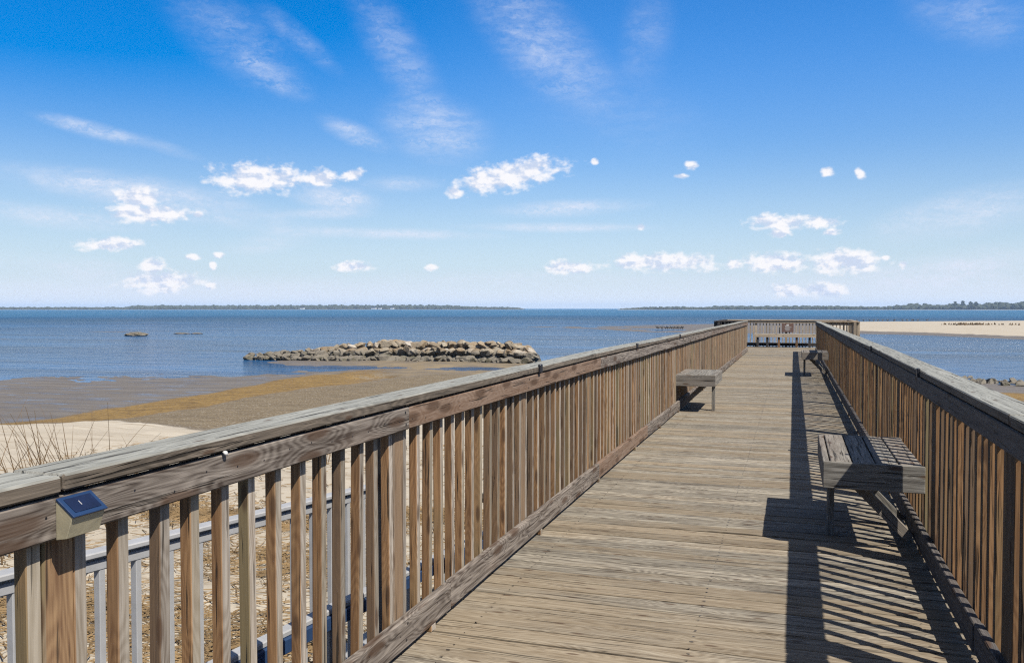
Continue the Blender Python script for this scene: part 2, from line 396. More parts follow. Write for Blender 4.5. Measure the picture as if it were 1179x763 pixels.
# ------------------------------------------------------------------ terrain
WATER_Z = -2.10
def tabf(pts):
    a = np.array(pts); return lambda th: np.interp(th, a[:, 0], a[:, 1])
T_water = tabf([(-120, 60), (-63.42, 60.1), (-49.2, 50.6), (-46.5, 51.2), (-42.3, 53.4), (-39.8, 55.5), (-37.3, 57.8), (-35, 59.5), (-32, 66), (-26.3, 74), (-20.5, 64), (-17.5, 58), (-15.5, 52), (-8.4, 50), (0, 49.5), (4.4, 49), (9.2, 48.5), (11, 47.5), (12.7, 46.1), (24.6, 33), (60, 30), (120, 30)])
T_up = tabf([(-120, 24), (-60.4, 26.3), (-49.2, 29.9), (-46.6, 30.5), (-42.3, 33.3), (-37.8, 37.3), (-32.1, 44.5), (-28, 48.8), (-23.4, 52), (-20, 51), (-15.5, 47), (-11.8, 45), (0, 44), (12.7, 40.5), (24.6, 30), (60, 27), (120, 27)])
T_lo = tabf([(-120, 22), (-60.4, 24.4), (-49.2, 28.2), (-44.7, 28.0), (-42.3, 28.4), (-37.8, 30.6), (-32.1, 36.5), (-28, 39), (-23.4, 43.7), (-17.6, 42), (0, 39), (12.7, 36), (24.6, 27), (60, 24), (120, 24)])
T_sand = tabf([(-120, 20), (-60.4, 22.3), (-49.2, 26.1), (-43.8, 25.7), (-37.3, 23.2), (-32, 22.2), (-26.3, 22.9), (-17.6, 24.5), (0, 25.8), (12.8, 20.4), (60, 18), (120, 18)])
# long sand spit across the inlet, drawn as two shorelines in world space
SP_near = ([-52, -33.5, -21.4, -6.4, 9.0, 16.2, 25.3, 38.9, 70, 120], [163, 146, 128, 127, 132, 126.4, 112.6, 100, 92, 85])
SP_far = ([-52, -38.3, -31.5, -10.9, 15.3, 58.8, 111, 160], [164, 168, 187, 217, 240, 262, 287, 300])
POOLS = [(-34.0, 42.6, 9.5, 6.2, -0.12, 0.09), (-26.5, 46.0, 6.0, 3.0, 0.1, 0.06), (-19.6, 38.0, 1.5, 1.3, 0.1, 0.06), (-18.0, 47.0, 3.4, 3.6, 0.1, 0.06), (-22.0, 43.5, 1.2, .6, 0, .05), (-38, 48, 8, 2.0, 0, 0.10), (-23.5, 40.2, 1.0, 0.6, 0, 0.12)]

def fbm(x, y, s, oct=4):
    o = np.zeros_like(x); a = 1.0; tot = 0
    f = s
    for k in range(oct):
        px, py = x * f + 17.3 * k, y * f - 9.1 * k
        xi, yi = np.floor(px), np.floor(py)
        fx, fy = px - xi, py - yi
        fx = fx * fx * (3 - 2 * fx); fy = fy * fy * (3 - 2 * fy)
        def hsh(i, j):
            v = np.sin(i * 127.1 + j * 311.7 + k * 13.7) * 43758.5453
            return v - np.floor(v)
        n = (hsh(xi, yi) * (1 - fx) + hsh(xi + 1, yi) * fx) * (1 - fy) + (hsh(xi, yi + 1) * (1 - fx) + hsh(xi + 1, yi + 1) * fx) * fy
        o += a * (n - 0.5) * 2; tot += a
        a *= 0.5; f *= 2.03
    return o / tot

def sstep(a, b, x):
    t = np.clip((x - a) / (b - a), 0, 1); return t * t * (3 - 2 * t)

def ground(x, y):
    r = np.hypot(x, y); th = np.degrees(np.arctan2(x, y))
    jw = fbm(x, y, 0.09, 4)
    rw = T_water(th) * (1 + 0.035 * jw); ru = T_up(th) * (1 + 0.03 * fbm(x, y, 0.25)); rl = T_lo(th) * (1 + 0.03 * fbm(x + 40, y, 0.3)); rs = T_sand(th) * (1 + 0.04 * fbm(x, y + 30, 0.22))
    z = np.full_like(x, -1.15)
    k0 = np.clip(r / rs, 0, 1); z = -1.12 - 0.46 * k0 ** 1.5
    z = np.where(r > rs, -1.58 - 0.20 * np.clip((r - rs) / np.maximum(rl - rs, .5), 0, 1), z)
    z = np.where(r > rl, -1.78 - 0.17 * np.clip((r - rl) / np.maximum(ru - rl, .5), 0, 1), z)
    z = np.where(r > ru, -1.95 - 0.15 * np.clip((r - ru) / np.maximum(rw - ru, .5), 0, 1), z)
    z = np.where(r > rw, -2.10 - 0.03 * (r - rw), z)
    z = np.maximum(z, -3.2)
    mud = sstep(-0.5, 1.5, r - ru) * (r < rw + 6)
    z = z + mud * (0.055 * fbm(x * 0.35 + 3, y * 1.1 + x * .25, 0.35, 5) + 0.02 * fbm(x * .8, y * 2.2, 1.1, 3))
    z = z + 0.05 * fbm(x, y, 0.8, 5) * (r < rs) + 0.02 * fbm(x, y, 3.0, 3) * (r < ru)
    for (px, py, ra, rb, ro, dp) in POOLS:
        u = (x - px) * math.cos(ro) + (y - py) * math.sin(ro); v = -(x - px) * math.sin(ro) + (y - py) * math.cos(ro)
        d = np.hypot(u / ra, v / rb) + 0.35 * fbm(x, y, 0.7)
        kk = 1 - sstep(0.5, 1.15, d)
        z = z * (1 - kk) + np.minimum(z, WATER_Z - 0.035 - dp * .5 + 0.13 * fbm(x * .5, y * 1.6, 0.7, 4)) * kk
    # low bars in the shallows
    bar = sstep(0.25, 0.6, fbm(x * 0.12 + 5, y * 0.9, 0.16, 4)) * (y > 60) * (y < 115) * (th < -38)
    z = np.where(bar > 0.02, np.maximum(z, WATER_Z - 0.05 + 0.07 * bar), z)
    # spit
    yn = np.interp(x, *SP_near) + 2.0 * fbm(x, y * 0.2, 0.1); yf = np.interp(x, *SP_far) + 3.0 * fbm(x, y * .2 + 9, 0.07)
    d = np.minimum(y - yn, yf - y)
    hmax = np.interp(x, [-52, -20, 5, 20, 80], [-2.02, -2.0, -1.86, -1.55, -1.2])
    zs = WATER_Z + 0.025 * d + 0.0
    zs = np.minimum(zs, hmax + 0.1 * fbm(x, y, 0.05)) 
    zs = np.where(x < 5, zs - 0.05 * (1 + fbm(x * .6, y * .25, 0.2)) , zs)
    z = np.where((d > -40) & (y > 70), np.maximum(z, np.maximum(zs, -3.2)), z)
    return z, r, th, rs, rl, ru, rw, d

def build_terrain():
    ths = np.concatenate([np.arange(-125, -52, 1.2), np.arange(-52, 16, 0.16), np.arange(16, 126, 1.2)])
    rr = [0.0, 1.5]
    while rr[-1] < 330: rr.append(rr[-1] * 1.0125 + 0.002)
    while rr[-1] < 26000: rr.append(rr[-1] * 1.25)
    rr = np.array(rr)
    TH, RR = np.meshgrid(np.radians(ths), rr)
    X = RR * np.sin(TH); Y = RR * np.cos(TH)
    z, r, th, rs, rl, ru, rw, d = ground(X, Y)
    z = np.where(RR > 320, -3.2, z)
    nr, nt = X.shape
    co = np.stack([X, Y, z], -1).reshape(-1, 3).astype(np.float32)
    idx = np.arange(nr * nt).reshape(nr, nt)
    quads = np.stack([idx[:-1, :-1], idx[1:, :-1], idx[1:, 1:], idx[:-1, 1:]], -1).reshape(-1, 4)[:, ::-1]
    # clean the collapsed centre row by starting at the second ring plus a fan
    quads = quads[(nt - 1):]
    me = bpy.data.meshes.new('ground')
    me.vertices.add(len(co)); me.vertices.foreach_set('co', co.ravel())
    me.loops.add(len(quads) * 4); me.loops.foreach_set('vertex_index', quads.ravel().astype(np.int32))
    me.polygons.add(len(quads)); me.polygons.foreach_set('loop_start', np.arange(0, len(quads) * 4, 4, dtype=np.int32))
    me.polygons.foreach_set('loop_total', np.full(len(quads), 4, dtype=np.int32))
    me.update(); me.validate()
    me.shade_smooth()
    # zone masks: R sand, G weed band, B pebbly strip, A mud
    sand = 1 - sstep(-0.6, 0.9, r - rs)
    far_sand = sstep(0.06, 0.35, z - WATER_Z) * (RR > 90)
    sand = np.maximum(sand, far_sand)
    peb = sstep(-0.6, 0.9, r - rs) * (1 - sstep(-0.8, 0.8, r - rl))
    fade = 1 - sstep(-31, -23, th) * (1 - sstep(3, 7, th))
    band = sstep(-1.0, 0.6, r - rl) * (1 - sstep(-0.8, 0.6, r - ru)) * fade
    dry = np.where((th < -33) | (th > 6), 0, sstep(-33, -25, th)) * (r > rl) * (1 - sstep(0.7, 1.0, (r - ru) / np.maximum(rw - ru, 1)))
    C = np.stack([sand, band, peb, dry], -1).reshape(-1, 4).astype(np.float32)
    ca = me.color_attributes.new('zone', 'FLOAT_COLOR', 'POINT')
    ca.data.foreach_set('color', C.ravel())
    m, t, b = new_mat('shore_ground')
    geo = t.new('ShaderNodeNewGeometry').outputs['Position']
    zn = t.new('ShaderNodeAttribute', attribute_name='zone')
    sr, sg, sb = t.sep(zn.outputs['Vector']); sa = zn.outputs['Alpha']
    flat = t.mapping(geo, scale=(1, 1, 0.0))
    nA = t.noise(flat, 0.6, 6.0, 0.6); nB = t.noise(flat, 7.0, 5.0, 0.65); nC = t.noise(flat, 45.0, 3.0, 0.6)
    nS = t.noise(t.mapping(geo, rot=(0, 0, R(-20)), scale=(0.25, 1.6, 0)), 0.9, 6.0, 0.65)
    vor = t.new('ShaderNodeTexVoronoi'); vor.inputs['Scale'].default_value = 26.0; t.put(vor.inputs['Vector'], flat)
    vorc = t.sep(vor.outputs['Color'])[0]
    mudc = t.mix(t.mapr(nS, 0.3, 0.7), (0.155, 0.135, 0.115), (0.235, 0.205, 0.17))
    mudc = t.mix(t.mapr(nB, 0.55, 0.75, 0, 0.6), mudc, (0.11, 0.10, 0.085))
    drym = t.mix(nB, (0.36, 0.29, 0.19), (0.27, 0.215, 0.145))
    mudc = t.mix(t.math('MULTIPLY', sa, t.mapr(nA, 0.3, 0.6)), mudc, drym)
    sandc = t.mix(t.mapr(nS, 0.3, 0.7), (0.66, 0.60, 0.50), (0.53, 0.47, 0.38))
    sandc = t.mix(t.mapr(nC, 0.55, 0.75, 0, 0.6), sandc, (0.40, 0.33, 0.24))
    wetr = t.mapr(nA, 0.62, 0.72, 0, 0.45)
    sandc = t.mix(wetr, sandc, (0.42, 0.34, 0.22))
    wr = t.noise(t.mapping(geo, rot=(0, 0, R(-25)), scale=(0.35, 2.6, 0)), 1.5, 5.0, 0.75)
    sandc = t.mix(t.mapr(wr, 0.56, 0.68, 0, .65), sandc, (0.25, 0.18, 0.105))
    nE = t.noise(t.mapping(geo, rot=(0, 0, R(-15)), scale=(0.4, 1.8, 0)), 1.4, 6.0, 0.75)
    pebc = t.mix(vorc, (0.33, 0.265, 0.175), (0.18, 0.14, 0.09))
    pebc = t.mix(t.mapr(nE, 0.42, 0.66, 0, .7), pebc, (0.14, 0.11, 0.075))
    pebc = t.mix(t.mapr(vorc, 0.93, 0.96, 0, .8), pebc, (0.55, 0.50, 0.42))
    pebc = t.mix(t.mapr(nB, 0.5, 0.75, 0, .6), pebc, (0.15, 0.12, 0.08))
    pebc = t.mix(t.mapr(nS, 0.5, 0.75, 0, .7), pebc, (0.30, 0.25, 0.17))
    nD = t.noise(t.mapping(geo, rot=(0, 0, R(-15)), scale=(0.5, 1.6, 0)), 1.1, 6.0, 0.75)
    bandc = t.mix(t.mapr(nB, 0.35, 0.65), (0.41, 0.275, 0.10), (0.24, 0.155, 0.065))
    bandc = t.mix(t.mapr(nD, 0.45, 0.65, 0, .75), bandc, (0.15, 0.10, 0.05))
    bandc = t.mix(t.mapr(t.noise(flat, 3.0, 4.0, 0.7), 0.55, 0.7, 0, .8), bandc, (0.12, 0.09, 0.05))
    c = t.mix(sb, mudc, pebc)
    c = t.mix(t.mapr(t.math('ADD', sg, t.math('ADD', t.math('MULTIPLY', t.math('SUBTRACT', nB, .5), 1.2), t.math('MULTIPLY', t.math('SUBTRACT', nD, .5), 1.9))), 0.38, 0.72), c, bandc)
    c = t.mix(t.mapr(t.math('ADD', sr, t.math('ADD', t.math('MULTIPLY', t.math('SUBTRACT', nA, .5), 0.8), t.math('MULTIPLY', t.math('SUBTRACT', nE, .5), 0.8))), 0.38, 0.68), c, sandc)
    c = t.mix(1.0, c, (ALB, ALB, ALB), 'MULTIPLY')
    t.l.new(c, b.inputs['Base Color'])
    wet = t.math('MULTIPLY', t.math('SUBTRACT', 1.0, sr, clamp=True), t.math('SUBTRACT', 1.0, t.math('MAXIMUM', sb, t.math('MAXIMUM', sg, sa)), clamp=True))
    film = t.mapr(t.noise(t.mapping(geo, rot=(0, 0, R(-8)), scale=(0.35, 1.3, 0)), 1.3, 5.0, 0.6), 0.5, 0.66)
    rough = t.math('SUBTRACT', 0.92, t.math('MULTIPLY', wet, t.math('MULTIPLY_ADD', film, 0.42, 0.24)))
    t.l.new(rough, b.inputs['Roughness'])
    t.l.new(t.math('MULTIPLY_ADD', wet, 0.3, 0.12), b.inputs['Specular IOR Level'])
    bp = t.new('ShaderNodeBump'); bp.inputs['Strength'].default_value = 0.6; bp.inputs['Distance'].default_value = 0.03
    hh = t.math('ADD', t.math('MULTIPLY', nB, 0.6), t.math('MULTIPLY', nC, 0.35))
    t.l.new(hh, bp.inputs['Height'])
    t.l.new(bp.outputs[0], b.inputs['Normal'])
    me.materials.append(m)
    o = link('ground', me); tag(o, kind='structure')
build_terrain()

def gz(x, y):
    return float(ground(np.array([float(x)]), np.array([float(y)]))[0][0])

def build_water():
    m, t, b = new_mat('bay_water')
    geo = t.new('ShaderNodeNewGeometry').outputs['Position']
    x, y, z = t.sep(geo)
    dist = t.vmath('LENGTH', geo)
    big = t.noise(t.mapping(geo, scale=(0.004, 0.02, 0)), 1.0, 4.0, 0.6)
    med = t.noise(t.mapping(geo, scale=(0.05, 0.25, 0)), 1.0, 4.0, 0.6)
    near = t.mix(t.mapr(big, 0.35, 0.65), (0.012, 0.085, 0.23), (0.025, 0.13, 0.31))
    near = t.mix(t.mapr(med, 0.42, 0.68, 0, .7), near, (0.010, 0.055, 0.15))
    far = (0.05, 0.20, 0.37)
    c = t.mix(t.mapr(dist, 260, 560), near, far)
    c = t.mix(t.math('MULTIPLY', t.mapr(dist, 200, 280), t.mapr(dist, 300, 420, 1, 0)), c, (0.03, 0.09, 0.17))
    fine = t.noise(t.mapping(geo, rot=(0, 0, R(6)), scale=(0.16, 1.1, 0)), 1.0, 5.0, 0.7)
    c = t.mix(t.mapr(fine, 0.45, 0.62, 0.0, 0.4), c, (0.07, 0.16, 0.30))
    streak = t.noise(t.mapping(geo, rot=(0, 0, R(3)), scale=(0.012, 0.12, 0)), 1.0, 5.0, 0.7)
    sv = t.mapr(streak, 0.35, 0.65, 0.62, 1.30)
    sv = t.math('MULTIPLY', sv, ALB * 1.0)
    c = t.mix(1.0, c, t.combine(sv, sv, sv), 'MULTIPLY')
    t.l.new(c, b.inputs['Base Color'])
    b.inputs['IOR'].default_value = 1.2
    rough = t.mapr(dist, 40, 400, 0.12, 0.34, False)
    t.l.new(rough, b.inputs['Roughness'])
    rip = t.noise(t.mapping(geo, rot=(0, 0, R(12)), scale=(1.2, 3.2, 0)), 1.2, 4.0, 0.65)
    rip2 = t.noise(t.mapping(geo, rot=(0, 0, R(-6)), scale=(0.25, 0.9, 0)), 1.0, 3.0, 0.6)
    h = t.math('ADD', t.math('MULTIPLY', rip, 0.35), rip2)
    bp = t.new('ShaderNodeBump')
    t.l.new(t.mapr(dist, 45, 90, 0.28, 1.0), bp.inputs['Strength'])
    bp.inputs['Distance'].default_value = 1.2
    t.l.new(h, bp.inputs['Height']); t.l.new(bp.outputs[0], b.inputs['Normal'])
    me = bpy.data.meshes.new('water')
    S = 25000
    vs = [(0, 0, WATER_Z)]; fs = []
    ringr = [30, 200, 1500, S]
    N = 48
    for rr in ringr:
        for k in range(N):
            a = 2 * math.pi * k / N; vs.append((rr * math.sin(a), rr * math.cos(a), WATER_Z))
    for k in range(N): fs.append((0, 1 + (k + 1) % N, 1 + k))
    for j in range(len(ringr) - 1):
        for k in range(N):
            fs.append((1 + j * N + k, 1 + j * N + (k + 1) % N, 1 + (j + 1) * N + (k + 1) % N, 1 + (j + 1) * N + k))
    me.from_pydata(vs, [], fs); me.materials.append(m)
    bm = bmesh.new(); bm.from_mesh(me); bmesh.ops.recalc_face_normals(bm, faces=bm.faces)
    if sum(f.normal.z for f in bm.faces) < 0: bmesh.ops.reverse_faces(bm, faces=bm.faces)
    bm.to_mesh(me); bm.free()
    tag(link('water', me), kind='structure')
build_water()

# ------------------------------------------------------------------ far wooded shores
def blob_field(name, rows, mat, label, extra=None):
    """one mass of tree crowns: each crown an uneven low-poly dome of its own"""
    ico = bmesh.new(); bmesh.ops.create_icosphere(ico, subdivisions=2, radius=1)
    iv = [v.co.copy() for v in ico.verts]; ifc = [[v.index for v in f.verts] for f in ico.faces]; ico.free()
    vs, fs = [], []
    for (x, y, rad, hgt) in rows:
        b0 = len(vs); o = Vector((random.uniform(0, 99), random.uniform(0, 99), 0))
        for v in iv:
            k = 1 + 0.35 * mnoise.noise(v * 1.6 + o)
            vs.append((x + v.x * rad * k, y + v.y * rad * k, WATER_Z + max(0, hgt * (0.45 + 0.55 * v.z * k))))
        fs += [[b0 + i for i in f] for f in ifc]
    me = bpy.data.meshes.new(name); me.from_pydata(vs, [], fs); me.materials.append(mat)
    o = link(name, me); tag(o, label, 'woodland', kind='stuff')
    return o

def farmat():
    m, t, b = new_mat('far_foliage')
    geo = t.new('ShaderNodeNewGeometry').outputs['Position']
    n = t.noise(geo, 0.05, 4.0, 0.7)
    t.l.new(t.mix(n, (0.022, 0.033, 0.024), (0.055, 0.06, 0.042)), b.inputs['Base Color'])
    b.inputs['Roughness'].default_value = 0.95; b.inputs['Specular IOR Level'].default_value = 0.05
    return m
M['far'] = farmat()

def shore_rows(prof, D, dens=1.0, jit=0):
    az0, az1 = prof[0][0], prof[-1][0]
    rows = []
    a = az0
    while a < az1:
        hpx = float(np.interp(a, [p[0] for p in prof], [p[1] for p in prof]))
        hm = hpx * D / 1037.0
        for k in range(3):
            h = hm * random.uniform(0.7, 1.05) * (0.75 + 0.12 * k)
            d = D + k * 28 + random.uniform(-8, 8)
            aa = R(a + random.uniform(-0.06, 0.06))
            rows.append((d * math.sin(aa), d * math.cos(aa), random.uniform(6, 13), max(h, 1.0)))
        a += 0.13 / dens
    return rows
left_prof = [(-56, 3.2), (-49, 3.0), (-42.5, 3.2), (-42, 5.2), (-36, 5.4), (-30, 5.8), (-26, 6.2), (-23, 6.0), (-20.5, 3.8), (-18.0, 3.0), (-17.6, 1.5)]
right_prof = [(-10.9, 1.6), (-9.5, 3.5), (-7, 4.4), (-5.6, 3.0), (-4.8, 5.2), (-1, 4.8), (2, 5.0), (4.6, 4.2), (5.2, 3.4), (6, 5.6), (7, 7.2), (8.5, 6.4), (10.2, 7.2), (11, 8.6), (12.6, 9.0), (20, 9.0), (30, 7)]
blob_field('distant_woodland', shore_rows(left_prof, 3000), M['far'], 'long low strip of woods along the far shore on the left horizon')
blob_field('distant_woodland', shore_rows(right_prof, 2500), M['far'], 'low wooded far shore on the right horizon behind the sand spit')
def shore_strip(name, az0, az1, D, mat, label):
    vs, fs = [], []
    n = 60
    for i in range(n + 1):
        a = R(az0 + (az1 - az0) * i / n)
        for (dd, zz) in ((-30, WATER_Z - 0.5), (-12, WATER_Z + 0.7 + random.uniform(0, .3)), (90, WATER_Z + 1.3), (100, WATER_Z - 0.5)):
            vs.append(((D + dd) * math.sin(a), (D + dd) * math.cos(a), zz))
    for i in range(n):
        for j in range(3):
            fs.append((i * 4 + j, i * 4 + j + 1, (i + 1) * 4 + j + 1, (i + 1) * 4 + j))
    me = bpy.data.meshes.new(name); me.from_pydata(vs, [], fs); me.materials.append(mat)
    tag(link(name, me), label, kind='structure')
M['farsand'] = plain('far_beach', (0.45, 0.42, 0.36), 0.9, nscale=0.02, nvar=0.3)
shore_strip('far_shore_land', -57, -17.4, 2995, M['farsand'], 'pale beach below the far woods on the left')
shore_strip('far_shore_land', -11.2, 31, 2495, M['farsand'], 'pale beach below the far woods on the right')
# taller pines on the right shore
for i, (a, h) in enumerate([(9.15, 8.6), (9.55, 9.3), (9.95, 8.8), (10.25, 8.4)]):
    D = 2480; hm = h * D / 1037
    p = Vector((D * math.sin(R(a)), D * math.cos(R(a)), WATER_Z))
    lab = ['leftmost tall thin pine standing above the far right shore', 'tallest thin pine above the far right shore', 'third tall pine above the far right shore', 'rightmost tall pine above the far right shore'][i]
    e = empty('pine_tree', p, lab, 'tree', 'tall pines above the far shore')
    tb = MB(); tb.tube([p, p + Vector((0, 0, hm * .95))], [0.8, .3], 6); tb.build('trunk', M['pile'], e)
    bm = bmesh.new()
    for k in range(7):
        zz = hm * (0.55 + 0.45 * k / 6)
        r_ = bmesh.ops.create_icosphere(bm, subdivisions=1, radius=1)
        sc = random.uniform(2.5, 5.0) * (1.1 - 0.5 * k / 6)
        for v in r_['verts']:
            v.co = Vector((v.co.x * sc * 1.5 + random.uniform(-2, 2), v.co.y * sc, v.co.z * sc * .5 + zz))
    me = bpy.data.meshes.new('crown'); bm.to_mesh(me); bm.free(); me.materials.append(M['far'])
    link('crown', me, e)
# white houses at the left shore
for i, (px_az, wd) in enumerate([(-32.0, 14), (-27.4, 16), (-27.0, 10), (-26.2, 12)]):
    D = 2960
    x, y = D * math.sin(R(px_az)), D * math.cos(R(px_az))
    lab = ['small white house alone on the far left shore', 'wide white house at the left of three on the far shore', 'narrow white house in the middle of three on the far shore', 'white house at the right of three on the far shore'][i]
    e = empty('house', (x, y, WATER_Z), lab, 'house', 'white houses on the far shore')
    bm = bmesh.new(); r_ = bmesh.ops.create_cube(bm, size=1)
    for v in r_['verts']: v.co = Vector((v.co.x * wd, v.co.y * 9, v.co.z * 6 + 3.5))
    me = bpy.data.meshes.new('wall'); bm.to_mesh(me); bm.free(); me.materials.append(M['barn']); link('wall', me, e)
    me = bpy.data.meshes.new('roof')
    a, b_ = wd / 2 + .6, 5.0
    me.from_pydata([(-a, -b_, 6.5), (a, -b_, 6.5), (a, b_, 6.5), (-a, b_, 6.5), (-a, 0, 9.5), (a, 0, 9.5)], [], [(0, 1, 5, 4), (2, 3, 4, 5), (0, 4, 3), (1, 2, 5), (3, 2, 1, 0)])
    me.materials.append(M['steel']); link('roof', me, e)

# ------------------------------------------------------------------ haze
def build_haze():
    me = bpy.data.meshes.new('haze')
    x0, x1, y0, y1, z0, z1 = -9000, 9000, -600, 9000, -5.0, 48.0
    # box stays inside the world sheet; ground inside it down to z0
    v = [(x, y, z) for z in (z0, z1) for (x, y) in ((x0, y0), (x1, y0), (x1, y1), (x0, y1))]
    me.from_pydata(v, [], [(3, 2, 1, 0), (4, 5, 6, 7), (0, 1, 5, 4), (1, 2, 6, 5), (2, 3, 7, 6), (3, 0, 4, 7)])
    m = bpy.data.materials.new('haze_air'); m.use_nodes = True
    t = NT(m.node_tree); t.n.clear()
    pv = t.new('ShaderNodeVolumePrincipled')
    pv.inputs['Color'].default_value = (0.50, 0.70, 1.0, 1)
    pv.inputs['Density'].default_value = 0.00010
    o = t.new('ShaderNodeOutputMaterial'); t.l.new(pv.outputs[0], o.inputs['Volume'])
    me.materials.append(m)
    tag(link('haze', me), 'thin sea haze over the bay', kind='stuff')
build_haze()

# ------------------------------------------------------------------ pier deck
XL_FACE, XR_FACE = -1.60, 0.745         # inner faces of rail boards and kick boards
Y_END = 32.7                            # where the walkway opens into the platform
PLX0, PLX1, PLY1 = -2.80, 2.20, 37.75
deck = empty('pier_deck', (0, 0, 0), 'long weathered wooden plank walkway of the pier running out over the beach', 'pier')
mb = MB(); y = -3.0
while y < PLY1:
    wd = 0.138
    x0, x1 = (-1.74, 0.86) if y < Y_END else (PLX0 - .05, PLX1 + .05)
    x0 += random.uniform(-.012, .012); x1 += random.uniform(-.012, .012)
    tilt = Matrix.Rotation(random.uniform(-.005, .005), 3, 'X') @ Matrix.Rotation(random.uniform(-.0012, .0012), 3, 'Y')
    zt = -0.019 + random.uniform(-.0025, .002)
    cup = random.uniform(-0.002, 0.003)
    mb.board(((x0 + x1) / 2, y + wd / 2, zt), (x1 - x0, wd + random.uniform(-.004, .001), 0.038), 0, rot=tilt, ch=0.004)
    y += wd + random.choice([.006, .009, .012, .015])
mb.build('decking', M['deck'], deck, warp=True)
nm = bmesh.new()
y = -3.0
for k in range(280):
    yy = -3 + k * 0.1435
    if yy > Y_END or yy < 2: continue
    for xx in (-1.45, -0.43, 0.6):
        for s in (.035, .10):
            r_ = bmesh.ops.create_circle(nm, cap_ends=True, segments=6, radius=0.0045)
            for v in r_['verts']: v.co += Vector((xx + random.uniform(-.008, .008), yy + s, 0.0035 + dz(yy)))
me = bpy.data.meshes.new('nail_heads'); nm.to_mesh(me); nm.free(); me.materials.append(M['steel'])
link('nail_heads', me, deck)['kind'] = 'stuff'
mb = MB()
for xx in (-1.66, -0.9, -0.1, 0.77):
    mb.board((xx, (Y_END - 3) / 2, -0.16), (0.045, Y_END + 3, 0.235), 1, seg=10)
for xx in (PLX0 + .05, PLX1 - .05, -1.0, .6):
    mb.board((xx, (Y_END + PLY1) / 2, -0.165), (0.045, PLY1 - Y_END - .05, 0.235), 1)
mb.build('joists', M['pile'], deck, warp=True)
for k in range(-1, 18):
    yy = 1.565 + 1.82 * 2 * k / 2
    if k % 2: continue
    for xx in (-1.55, 0.7):
        g = gz(xx, yy) - 0.4
        p = MB(); p.tube([(xx, yy + .1, g), (xx, yy + .1, -0.29 + dz(yy))], 0.12, 14)
        p.build('pile', M['pile'], deck, smooth=True)
    c = MB(); c.board((-0.43, yy + .1, -0.31 + dz(yy)), (2.6, .14, .06), 0); c.build('cross_beam', M['pile'], deck)
for (xx, yy) in ((PLX0 + .2, Y_END + .3), (PLX1 - .2, Y_END + .3), (PLX0 + .2, PLY1 - .3), (PLX1 - .2, PLY1 - .3), (-.4, PLY1 - .3)):
    p = MB(); p.tube([(xx, yy, gz(xx, yy) - .4), (xx, yy, -.3 + dz(yy))], 0.12, 14); p.build('pile', M['pile'], deck, smooth=True)

# ------------------------------------------------------------------ railings
Z_CAP, Z_CAPB, Z_BB = 1.136, 1.096, 0.992      # cap top, cap bottom / board top, board bottom
# shared baluster meshes (grain along z, own random offsets)
balu_mesh = []
for k in range(14):
    b_ = MB(); b_.board((0, 0, 0.53), (0.039, 0.039, 1.13), 2, ch=0.0025)
    balu_mesh.append(b_.mesh('baluster', M['balu']))

pbalu_mesh = []
for k in range(6):
    b_ = MB(); b_.board((0, 0, 0.53), (0.039, 0.039, 1.13), 2, ch=0.0025)
    pbalu_mesh.append(b_.mesh('baluster', M['platform']))

